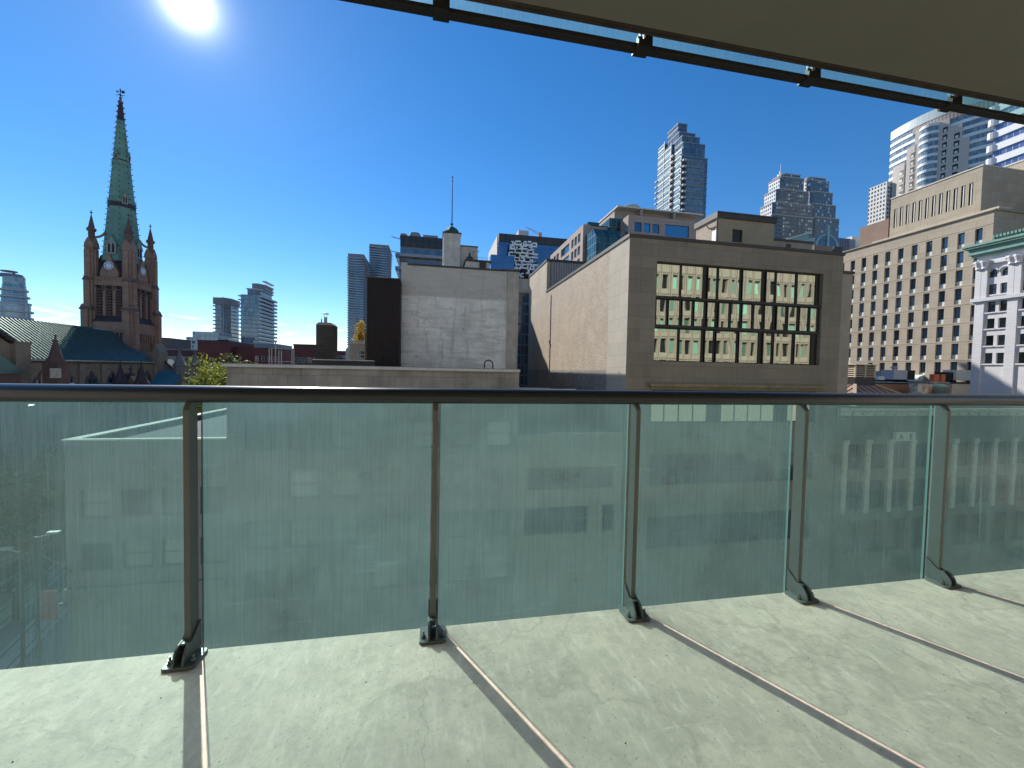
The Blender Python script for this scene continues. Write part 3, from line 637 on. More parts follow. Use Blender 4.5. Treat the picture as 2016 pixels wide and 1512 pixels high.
# things on its roof
cY = 47.0
c0, c1 = aY(622, 680, cY).x, aY(656, 680, cY).x; czt = aY(640, 640, cY).z
ch = thing('brick_chimney', 'sooty dark brick chimney stack with metal flue on the flat roof', 'chimney', ((c0+c1)/2, cY, kz))
M_soot = bricks('sooty_brick', (.040, .030, .022), (.014, .011, .009), (.085, .072, .055), .42, .16, .02, var=.3)
part(MB().box(c0, c1, cY, cY+2.0, kz, czt), 'stack', M_soot, ch)
part(MB().extr([(c0-.03, cY-.03, czt+.002), (c1+.03, cY-.03, czt+.002), (c1-.25, cY-.03, czt+.28), (c0+.25, cY-.03, czt+.28)], (0, 2.06, 0)), 'cap', plain('cement_cap', (.25, .22, .18), .9), ch)
fx, fy2 = aY(641, 640, cY+1).x, cY+1
part(MB().tube((fx, fy2, czt+.25), (fx, fy2, czt+.95), .17, 10).tube((fx-.14, fy2, czt+.9), (fx-.14, fy2, czt+1.3), .025, 6).tube((fx+.14, fy2, czt+.9), (fx+.14, fy2, czt+1.3), .025, 6).lathe([(.36, 0), (.36, .05), (.1, .14)], (fx, fy2, czt+1.3), 14).tube((fx-.42, fy2, czt+.25), (fx-.42, fy2, czt+.75), .07, 8), 'flue', plain('grey_flue', (.30, .29, .28), .5, metal=.5), ch)
bx0, bx1 = aY(616, 712, FY+5).x, aY(733, 714, FY+5).x
bp = thing('roof_upstand', 'low black felted upstand on the flat roof at the foot of the chimney', 'roof box', (bx0, FY+5, kz))
part(MB().box(bx0, bx1, FY+5, FY+6.5, kz, aY(680, 710, FY+5).z), 'curb', M_frame, bp); part(MB().box(bx0-.05, bx1+.05, FY+4.95, FY+6.55, aY(680, 710, FY+5).z+.002, aY(680, 709, FY+5).z+.03), 'curb_flashing', M_coping, bp)
hx, hz = aY(962, 715, FY+1).x, kz
hk = MB(); pts = [(hx-.42, FY+1, hz)] + [(hx-.42*cos(radians(a)), FY+1, hz+.42+.40*sin(radians(a))) for a in range(0, 181, 20)] + [(hx+.42, FY+1, hz)]
hk.path(pts, .07, 8)
tag(part(hk, 'ladder_hoop', plain('dark_hoop', (.09, .075, .065), .5, metal=.4), at=(hx, FY+1, hz)), 'arched dark pipe hoop standing on the flat roof edge', 'pipe hoop')
M_pipe = plain('grey_galvanised_pipe', (.28, .28, .28), .5, metal=.5)
pf = MB(); pY = FY+7
for xx, yt in ((530, 686), (535, 686), (542.5, 673), (549, 690), (554, 690), (575, 688), (578.5, 688)):
    p_ = aY(xx, yt, pY); pf.tube((p_.x, pY, kz), (p_.x, pY, p_.z), .055, 6)
for xa, xb, yy in ((532, 578, 687), (530, 578, 712)):
    a, b = aY(xa, yy, pY), aY(xb, yy, pY); pf.tube((a.x, pY, b.z), (b.x, pY, b.z), .04, 6)
tag(part(pf, 'pipe_frame', M_pipe, at=(aY(550, 700, pY).x, pY, kz)), 'frame of thin grey vertical pipes standing on the flat roof', 'pipe frame')

# lower building to the left and the low annex to the right of it
lx0, lz = -29.2, 19.0
lbd = thing('corner_building', 'lower corner building seen through the left glass panels, pale coping round its roof', 'building', (lx0, FY, 0))
lh = []
for zz in (12.6, 8.2): 
    for k in range(4): lh.append((lx0+1+k*2.9, lx0+3.2+k*2.9, zz, zz+2.3))
lm = facade(MB(), FR(FY+.004), (lx0, kx0-.01), (0, lz), lh, .4); lm.quad((lx0, FY, 0), (lx0, FY+31, 0), (lx0, FY+31, lz), (lx0, FY, lz)).box(lx0+.3, kx0-.05, FY+.7, FY+31, 0, lz-.6)
fbox(lm, FR(FY), lx0, kx0-.3, 15.9, 16.2, -.12, 0); fbox(lm, FR(FY), lx0-.1, kx0-.3, 6.4, 6.9, -.3, 0)
part(lm, 'wall', plain('dull_grey_render', (.24, .235, .205), .9, streak=.3), lbd)
part(MB().box(lx0-.15, lx0+.75, FY+.5, FY+31, lz+.002, lz+.14).box(lx0-.15, kx0-.02, FY-.12, FY+.4, lz+.002, lz+.14), 'coping', plain('cream_coping', (.66, .63, .52), .8), lbd)
part(MB().box(lx0+.8, kx0-.05, FY+.5, FY+31, lz-.595, lz-.5), 'roof', plain('dark_felt', (.06, .065, .065), .9), lbd)
w0 = None
for h in lh:
    if w0 is None: w0 = simple_window(FR(FY), *h, .36, lbd, M_dull, M_lowfr)
    else: copy_tree(w0, lbd, ((h[0]+h[1])/2, FY+.36, h[2]))
ax0, ax1, az = kx1+.05, cx0-.03, aY(1150, 854, FY).z
anx = thing('low_annex', 'low stone annex between the flat roof and mirrored buildings, seen through glass', 'building', (ax0, FY, 0))
ah = [(ax0+1, ax1-1.0, az-5.6, az-3.4), (ax0+.8, ax0+7.5, az-10.2, az-7.4), (ax0+9, ax1-.8, az-10.2, az-7.4)]
am = facade(MB(), FR(FY+.006), (ax0, ax1), (0, az), ah, .45); am.box(ax0+.1, ax1-.1, FY+.8, FY+30, 0, az-.3)
part(am, 'wall', bricks('annex_stone', (.30, .28, .225), (.27, .25, .2), (.2, .185, .15), 2.0, 1.2, .02, var=.15, streak=.2), anx)
part(MB().box(ax0+3, ax1-.1, FY-.05, FY+.35, az+.002, az+.14), 'coping', M_cstone, anx)
for h in ah: simple_window(FR(FY), *h, .4, anx, M_dkglass, M_lowfr)
e0, e1 = aY(1026, 765, 50), aY(1131, 767, 50)
part(MB().box(ax0+.1, e1.x, 50, 62, az-.3, e0.z-.35), 'rear_block', M_lbrick, anx)
part(MB().box(e0.x, e1.x, 49.7, 50.1, e0.z-.3, e0.z).box(e0.x, e0.x+.25, 50.12, 58, e0.z-.3, e0.z).box(e1.x-1.6, e1.x, 49.4, 49.68, e0.z-.32, e0.z+.06), 'white_flashing', plain('white_flashing', (.72, .71, .67), .5), anx)
px_ = aY(1029.5, 640, 70); part(MB().tube((px_.x, 75, 18), (px_.x, 75, aY(1029, 530, 75).z), .16, 8).box(px_.x-.3, px_.x+.3, 74.9, 75.3, 36, 36.3), 'drainpipe', M_cap, anx)
# ------------------------------------------------------------------ cathedral with green spire
CY = 107.5
crn = aY(258.5, 600, CY).x
tw = 8.9; tx1, tx0 = crn, crn-tw; tcx, tcy = (tx0+tx1)/2, CY+tw/2
Z = lambda y, x=225: aY(x, y, CY).z
M_sand = bricks('tower_sandstone', (.40, .235, .155), (.31, .18, .125), (.22, .135, .10), .9, .4, .02, var=.2, streak=.3)
M_sand2 = bricks('buff_church_brick', (.36, .275, .185), (.31, .235, .16), (.23, .17, .125), .6, .2, .02, var=.18, streak=.25)
M_rdst = plain('red_sandstone', (.17, .10, .08), .9, var=.25, scale=.6)
M_slate = plain('dark_slate', (.055, .036, .042), .7, var=.25, scale=1)
M_spire = plain('green_copper_spire', (.165, .30, .225), .65, var=.22, scale=.35, streak=.3)
M_croof = plain('green_metal_roof', (.16, .27, .24), .36, metal=.7, var=.12, scale=.3)
M_louv = plain('dark_louvre', (.035, .022, .024), .8)
M_iron = plain('dark_iron', (.035, .03, .045), .5, metal=.4)
chu = thing('cathedral', 'brown stone gothic cathedral with tall green copper spire and clock tower', 'church', (tcx, tcy, 0))
zcl, zc0 = Z(545), Z(497)          # cornice under the clock gable, top of the gable
zb0, zb1 = Z(622), Z(563)          # belfry openings
def lancet(fr, uc, wd, z0, z1, n=5):
    pts = [(uc-wd/2, z0), (uc+wd/2, z0)]
    h = wd*.95
    for k in range(n+1): a = k/n; pts.append((uc+wd/2*(1-a*a*.5-a*.5), z1-h+h*(1-(1-a)**1.6)))
    for k in range(1, n+1): a = 1-k/n; pts.append((uc-wd/2*(1-a*a*.5-a*.5), z1-h+h*(1-(1-a)**1.6)))
    return pts
body = MB().box(tx0+.5, tx1-.5, CY+.5, CY+tw-.5, 0, zcl)
for fr, ua in ((FR(CY+.5), tcx), (RT(tx1-.5), tcy)):
    fbox(body, fr, ua-3.2, ua+3.2, Z(562), Z(546), -.35, .0)
    for k in range(9): fbox(body, fr, ua-2.9+k*.66, ua-2.6+k*.66, Z(553), Z(548), -.5, -.352)
    fbox(body, fr, ua-3.2, ua+3.2, Z(655), Z(634), -.75, .0)
    body.extr([fr(ua-3.2, Z(634), -.75), fr(ua+3.2, Z(634), -.75), fr(ua+3.2, Z(622), 0), fr(ua-3.2, Z(622), 0)], (0, 0, .15), 1)
    for k in range(4):                     # stone mullions between the belfry openings
        fbox(body, fr, ua-2.9+k*1.93-.28, ua-2.9+k*1.93+.28, Z(622), zb1-.9, -.30, 0)
    for k in range(8): fbox(body, fr, ua-3.0+k*.86-.12, ua-3.0+k*.86+.12, Z(672), Z(655), -.72, -.3)
tower = part(body, 'tower', [M_sand, M_slate], chu)
for fr, ua, nm in ((FR(CY+.5), tcx, 'f'), (RT(tx1-.5), tcy, 'r')):
    for k in range(3):
        uc = ua-1.93+k*1.93; at = fr(uc, Z(622), 0)
        sur = MB()
        o_ = lancet(fr, uc, 1.75, zb1-1.6, zb1+1.3); i_ = lancet(fr, uc, 1.15, zb1-1.6, zb1+.75)
        for (a, b), (c, d) in zip(zip(o_[1:], o_[2:]), zip(i_[1:], i_[2:])):
            sur.extr([fr(*a, -.32), fr(*b, -.32), fr(*d, -.32), fr(*c, -.32)], Vector(fr(0, 0, .30))-Vector(fr(0, 0, 0)))
        wn = part(sur, 'belfry_opening', M_rdst, tower, at=at)
        lv = MB(); lv.extr([fr(u, v, -.02) for u, v in lancet(fr, uc, 1.2, Z(622), zb1+.8)], Vector(fr(0, 0, .05))-Vector(fr(0, 0, 0)))
        q = Z(620)
        while q < zb1-.6:
            lv.extr([fr(uc-.42, q, -.03), fr(uc+.42, q, -.03), fr(uc+.42, q-.12, -.26), fr(uc-.42, q-.12, -.26)], (0, 0, .26), 1); q += .62
        part(lv, 'louvres', [M_louv, M_rdst], wn, at=at)
# corner buttresses
def buttress(cx_, cy_, sx_, sy_):
    mb = MB()
    for z0, z1, h, o in ((0, Z(603), 1.02, .35), (Z(603), Z(545), .86, .12), (Z(545), Z(484), .80, .05)):
        X, Y = cx_+sx_*o, cy_+sy_*o
        mb.box(X-h, X+h, Y-h, Y+h, z0, z1)
        mb.box(X-h*.55, X+h*.55, Y-h-.35, Y+h+.35, z0, z1-1.0); mb.box(X-h-.35, X+h+.35, Y-h*.55, Y+h*.55, z0, z1-1.0)
        
        if z1 < Z(500): mb.lathe([(h*1.75, 0), (h*1.18, 1.3)], (X, Y, z1-1.0), 4, 1, ph=pi/4)
    X, Y = cx_, cy_; zt_ = Z(484)
    mb.extr([(X-.95, Y-.9, zt_-.6), (X+.95, Y-.9, zt_-.6), (X+.75, Y-.9, zt_+.4), (X, Y-.9, zt_+1.7), (X-.75, Y-.9, zt_+.4)], (0, 1.8, 0), 0)
    mb.extr([(X+.9, Y-.95, zt_-.6), (X+.9, Y+.95, zt_-.6), (X+.9, Y+.75, zt_+.4), (X+.9, Y, zt_+1.7), (X+.9, Y-.75, zt_+.4)], (-1.8, 0, 0), 0)
    return part(mb, 'corner_buttress', [M_sand, M_rdst], tower, at=(cx_, cy_, 0))
def pinnacle(x, y, z, s=1.0, parent=None, m=None, at=None):
    mb = MB()
    mb.lathe([(.62*s, 0), (.60*s, 2.6*s), (.85*s, 2.75*s), (.92*s, 3.3*s), (.62*s, 3.5*s), (.60*s, 3.6*s), (.07*s, 6.6*s)], (x, y, z), 8, ph=pi/8)
    mb.box(x-.06*s, x+.06*s, y-.06*s, y+.06*s, z+6.5*s, z+7.6*s).box(x-.28*s, x+.28*s, y-.06*s, y+.06*s, z+7.0*s, z+7.16*s).box(x-.06*s, x+.06*s, y-.28*s, y+.28*s, z+7.0*s, z+7.16*s)
    return part(mb, 'pinnacle', m or M_rdst, parent or chu, at=at or (x, y, z))
pz_ = Z(484)+.6
for sx_ in (-1, 1):
    for sy_ in (-1, 1):
        X, Y = tcx+sx_*(tw/2-.85), tcy+sy_*(tw/2-.85)
        buttress(X, Y, sx_, sy_); pinnacle(X, Y, pz_, .94)
        fl = MB(); a = Vector((X-sx_*.4, Y-sy_*.4, pz_+1.0)); b = Vector((tcx+sx_*1.75, tcy+sy_*1.75, pz_+3.4))
        prev = None
        for k in range(7):
            t_ = k/6; q = a.lerp(b, t_); q = Vector((q.x, q.y, q.z-.9*sin(pi*t_*.9)*.7))
            if prev: fl.bar(prev, q+Vector((0, 0, .35)), .35, .45)
            prev = q+Vector((0, 0, .35))
        part(fl, 'flying_buttress', M_sand, tower)
# slate hip behind the clock gables, and the gables themselves
hip = MB(); h0 = 3.75; h1 = 2.6
hip.lathe([(h0*1.414, 0), (h1*1.414, Z(500)-zcl)], (tcx, tcy, zcl), 4, ph=pi/4)
part(hip, 'slate_roof', M_slate, tower)
for fr, ua in ((FR(CY+.35), tcx), (RT(tx1-.35), tcy)):
    cg = MB(); zg = zcl+.02
    cg.extr([fr(ua-1.75, zg, 0), fr(ua+1.75, zg, 0), fr(ua+1.75, zg+1.2, 0), fr(ua+1.1, zg+2.4, 0), fr(ua, Z(499), 0), fr(ua-1.1, zg+2.4, 0), fr(ua-1.75, zg+1.2, 0)], Vector(fr(0, 0, 1.6))-Vector(fr(0, 0, 0)))
    g_ = part(cg, 'clock_gable', M_sand, tower)
    zk = Z(523); R = 1.02
    dk = MB()
    pts = [fr(ua+R*cos(2*pi*k/24), zk+R*sin(2*pi*k/24), -.06) for k in range(24)]
    dk.extr(pts, Vector(fr(0, 0, .05))-Vector(fr(0, 0, 0)), 0)
    for k in range(12):
        a = 2*pi*k/12; dx, dz = cos(a), sin(a); nx, nz = -dz, dx
        dk.extr([fr(ua+dx*.68+nx*.13, zk+dz*.68+nz*.13, -.10), fr(ua+dx*.98+nx*.17, zk+dz*.98+nz*.17, -.10), fr(ua+dx*.98-nx*.17, zk+dz*.98-nz*.17, -.10), fr(ua+dx*.68-nx*.13, zk+dz*.68-nz*.13, -.10)], Vector(fr(0, 0, .035))-Vector(fr(0, 0, 0)), 1)
    pts = [fr(ua+.60*cos(2*pi*k/20), zk+.60*sin(2*pi*k/20), -.10) for k in range(20)]
    dk.extr(pts, Vector(fr(0, 0, .035))-Vector(fr(0, 0, 0)), 1)
    dl = part(dk, 'clock', [M_iron, plain('clock_white', (.72, .72, .78), .6)], g_, at=fr(ua, zk, 0))
# spire
zs0, zs1 = Z(508), Z(181)
sp = MB(); rs0, rs1 = 3.55, .33
def rad(z): return rs0+(rs1-rs0)*(z-zs0)/(zs1-zs0)
stops = sorted([zs0, zs1]+[Z(y) for y in (398, 394, 386, 382, 306, 302, 216)])
prev = zs0
prof = []
for z in stops: prof.append((rad(z), z-zs0))
sp.lathe(prof, (tcx, tcy, zs0), 8, ph=pi/8)
for ya, yb, e, m in ((398, 389, .06, 2), (388, 382, .20, 0), (309, 302, .14, 0), (301, 299, .10, 2), (511, 500, .35, 0)):
    z0, z1 = Z(ya), Z(yb); sp.lathe([(rad(z0)+e, 0), (rad(z1)+e, z1-z0)], (tcx, tcy, z0), 8, m, ph=pi/8)
z0 = Z(217); sp.lathe([(rad(z0)+.02, 0), (rs1+.04, zs1-z0)], (tcx, tcy, z0), 8, 2, ph=pi/8)
q = zs0+.6
while q < zs1-.8:
    for k in range(8):
        a = pi/8+k*pi/4; r_ = rad(q)+.02
        e = Vector((cos(a), sin(a), 0)); c_ = Vector((tcx, tcy, q))+e*r_
        sp.bar(c_, c_+e*.26+Vector((0, 0, .16)), .14, .14, 1)
    q += 1.25
sp.lathe([(.33, 0), (.5, .15), (.5, .45), (.3, .6), (.2, 1.0)], (tcx, tcy, zs1), 8, 1)
spo = part(sp, 'spire', [M_spire, M_rdst, M_slate], chu)
wv = MB(); zv = zs1+1.0; zt_ = Z(150)
wv.tube((tcx, tcy, zv), (tcx, tcy, zt_), .07, 6).lathe([(.1, 0), (.34, .1), (.1, .35)], (tcx, tcy, zv+.15), 8)
zc_ = zv+(zt_-zv)*.38
wv.tube((tcx-.9, tcy, zc_), (tcx+.9, tcy, zc_), .05, 6).tube((tcx, tcy-.9, zc_), (tcx, tcy+.9, zc_), .05, 6).lathe([(.05, -.25), (.28, 0), (.05, .25)], (tcx, tcy, zc_), 8)
zc_ = zv+(zt_-zv)*.70
wv.box(tcx-.7, tcx+.85, tcy-.03, tcy+.03, zc_-.06, zc_+.06).box(tcx+.25, tcx+.85, tcy-.03, tcy+.03, zc_-.28, zc_+.28).box(tcx-.8, tcx-.6, tcy-.03, tcy+.03, zc_-.2, zc_+.2).lathe([(.02, -.2), (.22, 0), (.02, .2)], (tcx, tcy, zt_-.35), 6)
part(wv, 'weather_vane', M_iron, spo)
def lucarne(ang, zb_, wd, ht, dep):
    e = Vector((cos(ang), sin(ang), 0)); n_ = Vector((-sin(ang), cos(ang), 0)); r_ = (rad(zb_)*cos(pi/8))+.25
    c_ = Vector((tcx, tcy, zb_))+e*r_; mb = MB()
    P = lambda u, v, d=0: tuple(c_+n_*u+Vector((0, 0, v))-e*d)
    mb.extr([P(-wd/2, 0), P(wd/2, 0), P(wd/2, ht*.55), P(0, ht), P(-wd/2, ht*.55)], -e*dep, 0)
    for s in (-1, 1): mb.extr([P(s*wd*.20-wd*.11, ht*.08, -.03), P(s*wd*.20+wd*.11, ht*.08, -.03), P(s*wd*.20+wd*.11, ht*.48, -.03), P(s*wd*.20, ht*.58, -.03), P(s*wd*.20-wd*.11, ht*.48, -.03)], e*.02, 1)
    mb.extr([P(-wd*.62, ht*.5, -.1), P(0, ht*1.08, -.1), P(0, ht*1.0, -.1), P(-wd*.5, ht*.46, -.1)], -e*(dep+.1), 2).extr([P(wd*.62, ht*.5, -.1), P(0, ht*1.08, -.1), P(0, ht*1.0, -.1), P(wd*.5, ht*.46, -.1)], -e*(dep+.1), 2)
    part(mb, 'lucarne', [plain('pale_stone', (.34, .32, .28), .9), M_louv, M_spire] if 'pale_stone' not in bpy.data.materials else [bpy.data.materials['pale_stone'], M_louv, M_spire], spo, at=tuple(c_))
for a in (-pi/2, 0): lucarne(a, Z(498), 1.9, 4.2, 1.2)
for a in (-pi/4, 3*pi/4): lucarne(a, Z(392), .95, 2.9, .9)
for a in (-pi/2, 0): lucarne(a, Z(301), .65, 2.2, .7)
# nave
nx1 = -64.0; nze, nzr = 25.85, aX(235, 655, tcx).z+.25
nv = MB(); Yn0, Yn1 = 58.0, CY+1.0
rs = part(MB().extr([(nx1+.4, Yn0, nze-.3), (tcx, Yn0, nzr), (2*tcx-nx1-.4, Yn0, nze-.3)], (0, Yn1-Yn0, 0)), 'nave_roof', M_croof, chu)
ri = MB(); y = Yn0+.3
while y < Yn1:
    ri.bar((nx1+.42, y, nze-.22), (tcx, y, nzr+.07), .16, .30); y += .74
ri.box(nx1+.2, nx1+.6, Yn0, Yn1, nze-.42, nze-.2).tube((tcx, Yn0, nzr+.1), (tcx, Yn1-6, nzr+.1), .12, 6)
part(ri, 'standing_seams', plain('worn_seam_metal', (.24, .32, .29), .33, metal=.75), rs)
wl_ = MB(); nwin = [(81+5.1*k) for k in range(6)]
facade(wl_, RT(nx1), (Yn0, Yn1), (0, nze-.4), [], .4)
for k in range(7): fbox(wl_, RT(nx1), 78.6+5.1*k-.55, 78.6+5.1*k+.55, 15, nze-.9, -.35, 0)
for k in range(6): fbox(wl_, RT(nx1), nwin[k]-1.9, nwin[k]+2.0, nze-1.7, nze-1.35, -.2, 0)
fbox(wl_, RT(nx1), Yn0, Yn1, nze-.75, nze-.42, -.3, 0, 1)
nw = part(wl_, 'nave_wall', [M_sand2, M_rdst], chu)
for yc in nwin:
    mb = MB()
    for du_, ww, ht in ((-.85, .7, -1.0), (0, .8, 0), (.85, .7, -1.0)):
        mb.extr([RT(nx1)(u, v, -.14) for u, v in lancet(None, yc+.1+du_, ww+.35, 20.3, 23.7+ht)], (-.13, 0, 0), 0)
        mb.extr([RT(nx1)(u, v, -.17) for u, v in lancet(None, yc+.1+du_, ww*.62, 20.3, 23.3+ht)], (-.028, 0, 0), 1)
    part(mb, 'gothic_window', [plain('window_stone', (.16, .11, .09), .9) if 'window_stone' not in bpy.data.materials else bpy.data.materials['window_stone'], M_dkglass], nw, at=(nx1, yc, 20.3))
# transept gable, its pier, aisle roofs and the pinnacles round them
txX = -60.0
ga, gb = aX(0, 656, txX), aX(31, 677, txX); sl_ = (gb.z-ga.z)/(gb.y-ga.y)
yt_, zt_ = 62.0, ga.z+sl_*(62.0-ga.y)
tg = MB().extr([(txX, 40, 0), (txX, gb.y, 0), (txX, gb.y, gb.z-.6), (txX, yt_, zt_-.6), (txX, 40, zt_-.6+sl_*(yt_-40))], (-4, 0, 0))
tp_ = part(tg, 'transept_gable', M_sand2, chu)
part(MB().bar((txX-.6, gb.y+.1, gb.z-.2), (txX-.6, yt_, zt_-.2), 2.2, .5), 'gable_coping', M_slate, tp_)
pa, pb_ = aX(31, 700, txX+.6), aX(61, 700, txX+.6); ptz = aX(45, 676, txX+.6).z
part(MB().box(txX-2, txX+.6, pa.y, pb_.y, 0, ptz).box(txX-2.1, txX+.75, pa.y-.1, pb_.y+.1, ptz+.002, ptz+.25), 'transept_pier', M_sand2, tp_)
ra, rb_ = aX(0, 698, -58), aX(49, 733, -58)
part(MB().extr([(-58, 40, rb_.z-.2), (-58, rb_.y, rb_.z-.2), (-58, rb_.y, rb_.z), (-58, ra.y, ra.z), (-58, 40, ra.z+3)], (-2.3, 0, 0)), 'porch_roof', M_croof, chu)
part(MB().box(-60.1, -58.2, 40, rb_.y-.2, 0, rb_.z-.25), 'porch_wall', M_rdst, chu)
pp = aX(110, 715, -57.0); zsp = aX(110, 713, -57).z
mb = MB().box(-58.0, -56.0, pp.y-1.0, pp.y+1.0, 0, zsp).lathe([(1.15, 0), (.75, .9), (.09, 3.8)], (-57, pp.y, zsp), 8)
ztp = aX(110, 662, -57).z
mb.tube((-57, pp.y, zsp+3.6), (-57, pp.y, ztp), .09, 6).box(-57.1, -56.9, pp.y-.4, pp.y+.4, ztp-.85, ztp-.55).lathe([(.05, -.2), (.24, 0), (.05, .2)], (-57, pp.y, zsp+4.0), 6)
pn = part(mb, 'spirelet', M_rdst, chu, at=(-57, pp.y, 12))
wa, wb_ = aX(99, 725, -55.9), aX(121, 744, -55.9)
part(MB().box(-56, -55.9, wa.y, wb_.y, wb_.z, wa.z), 'pale_stone_panel', plain('pale_panel', (.50, .46, .36), .8, var=.3, scale=2), pn, at=(-56, pp.y, 20))
aisl = MB().extr([(nx1, Yn0, 21.2), (nx1, Yn1, 21.2), (nx1+5.5, Yn1, 18.6), (nx1+5.5, Yn0, 18.6)], (0, 0, .15)); y = Yn0
part(aisl, 'aisle_roof', M_croof, chu)
sk = aX(117, 754.5, -59.5); part(MB().box(-60.2, -59.0, sk.y-2.2, sk.y+2.2, sk.z-.15, sk.z), 'roof_light', plain('white_roof_sheet', (.82, .82, .80), .3), chu)
def spirelet(px, yt, yb, Y, s, m):
    a, b = aY(px, yt, Y), aY(px, yb, Y); h = a.z-b.z
    mb = MB().lathe([(s*1.0, -9), (s*1.0, 0), (s*1.2, .05*h), (s*.85, .2*h), (s*.12, .80*h)], (a.x, Y, b.z), 8)
    mb.tube((a.x, Y, b.z+.75*h), (a.x, Y, a.z), s*.09, 6).box(a.x-s*.45, a.x+s*.45, Y-s*.08, Y+s*.08, b.z+.86*h, b.z+.91*h).lathe([(s*.1, -.03*h), (s*.32, 0), (s*.1, .03*h)], (a.x, Y, b.z+.80*h), 6)
    return part(mb, 'spirelet', m, chu, at=(a.x, Y, b.z-9))
spirelet(237, 711, 757, 84, 1.0, M_slate); spirelet(278, 711, 757, 84, 1.0, M_slate)
q = aY(257, 722, 86); q0 = aY(247, 760, 86); q1 = aY(268, 760, 86)
gp = part(MB().extr([tuple(q0), tuple(q1), (q.x, 86, q.z-1.6)], (0, 2, 0)), 'porch_gable', M_sand2, chu)
part(MB().bar(tuple(q0+Vector((-.3, -.1, 0))), (q.x, 85.9, q.z-1.3), 2.4, .35).tube((q.x, 86, q.z-1.6), (q.x, 86, q.z+.2), .09, 6).box(q.x-.4, q.x+.4, 85.9, 86.1, q.z-.5, q.z-.35), 'gable_coping', M_slate, gp)
M_grst = plain('grey_stone', (.20, .185, .16), .9, var=.15)
s1_ = spirelet(353, 684, 722, 104, 1.15, M_grst); s2_ = spirelet(384, 690, 720, 108, 1.0, M_grst)
q = aY(368, 716, 105); q0, q1 = aY(361, 762, 105), aY(376, 762, 105)
gp = part(MB().extr([tuple(q0), tuple(q1), (q.x, 105, q.z)], (0, 2, 0)), 'porch_gable', M_grst, chu)
part(MB().tube((q.x, 105, q.z-.1), (q.x, 105, q.z+1.7), .08, 6).box(q.x-.4, q.x+.4, 104.9, 105.1, q.z+.95, q.z+1.1), 'finial', M_iron, gp)
# west porch right of the tower
a, b, c_, d_ = aY(300, 695, 111), aY(317, 695, 111), aY(318, 707, 112), aY(346, 729, 112)
part(MB().box(a.x-3.5, b.x-.5, 110, 114, 0, aY(300, 693, 111).z).extr([(b.x-1.3, 109.9, a.z-4), (b.x+.3, 109.9, a.z-4), (b.x+.3, 109.9, a.z+.2), (b.x-.5, 109.9, a.z+2.2), (b.x-1.3, 109.9, a.z+.2)], (0, 3, 0)), 'porch_wall', M_sand2, chu)
part(MB().extr([tuple(c_), tuple(d_), (d_.x, 112, d_.z-6), (c_.x, 112, d_.z-6)], (0, 4, 0)).bar(tuple(c_+Vector((0, -.1, .1))), tuple(d_+Vector((0, -.1, .1))), .5, .4, 1), 'lean_to', [M_grst, M_slate], chu)
a, b = aY(303, 729, 102), aY(348, 729, 102); rf_ = MB()
zl_ = aY(303, 766, 102).z
rf_.extr([(a.x, 104, a.z), (b.x, 104, b.z), (b.x+1, 98, zl_-1.5), (a.x, 98, zl_-1.5)], (0, 0, -.2))
for k in range(14):
    t_ = k/13; rf_.bar((a.x+(b.x-a.x)*t_, 104, a.z+.05), (a.x+(b.x+1-a.x)*t_, 98, zl_-1.45), .08, .12)
part(rf_, 'green_porch_roof', M_croof, chu)

# ------------------------------------------------------------------ trees
def leaf_mat(name, cols):
    m, t, p = newmat(name); oi = N(t, 'ShaderNodeNewGeometry')
    r = N(t, 'ShaderNodeValToRGB'); r.color_ramp.interpolation = 'LINEAR'
    els = r.color_ramp.elements
    els[0].position = 0; els[0].color = c4(cols[0]); els[1].position = 1; els[1].color = c4(cols[-1])
    for k, c in enumerate(cols[1:-1]): e = els.new((k+1)/(len(cols)-1)); e.color = c4(c)
    n_ = noise_n(t, oi.outputs['Position'], .35, 3, .6)
    ad = N(t, 'ShaderNodeMath', operation='MULTIPLY_ADD'); t.links.new(oi.outputs['Random Per Island'], ad.inputs[0]); ad.inputs[1].default_value = .55; t.links.new(rng(t, n_, .3, .7, 0, .45), ad.inputs[2])
    t.links.new(ad.outputs[0], r.inputs['Fac']); t.links.new(r.outputs[0], p.inputs['Base Color']); p.inputs['Roughness'].default_value = .6
    tl = N(t, 'ShaderNodeBsdfTranslucent'); t.links.new(r.outputs[0], tl.inputs['Color']); mx = N(t, 'ShaderNodeMixShader'); mx.inputs[0].default_value = .45
    o = [n for n in t.nodes if n.type == 'OUTPUT_MATERIAL'][0]; t.links.new(p.outputs[0], mx.inputs[1]); t.links.new(tl.outputs[0], mx.inputs[2]); t.links.new(mx.outputs[0], o.inputs[0])
    return m
M_bark = plain('bark', (.07, .05, .04), .95, var=.3, scale=4)
M_lf1 = leaf_mat('autumn_leaves', [(.06, .10, .02), (.14, .20, .03), (.30, .30, .04), (.42, .30, .04)])
M_lf2 = leaf_mat('green_leaves', [(.02, .045, .012), (.05, .09, .02), (.10, .15, .03), (.20, .22, .04)])
M_lf3 = leaf_mat('golden_leaves', [(.20, .14, .02), (.42, .28, .03), (.55, .36, .05), (.60, .42, .10)])
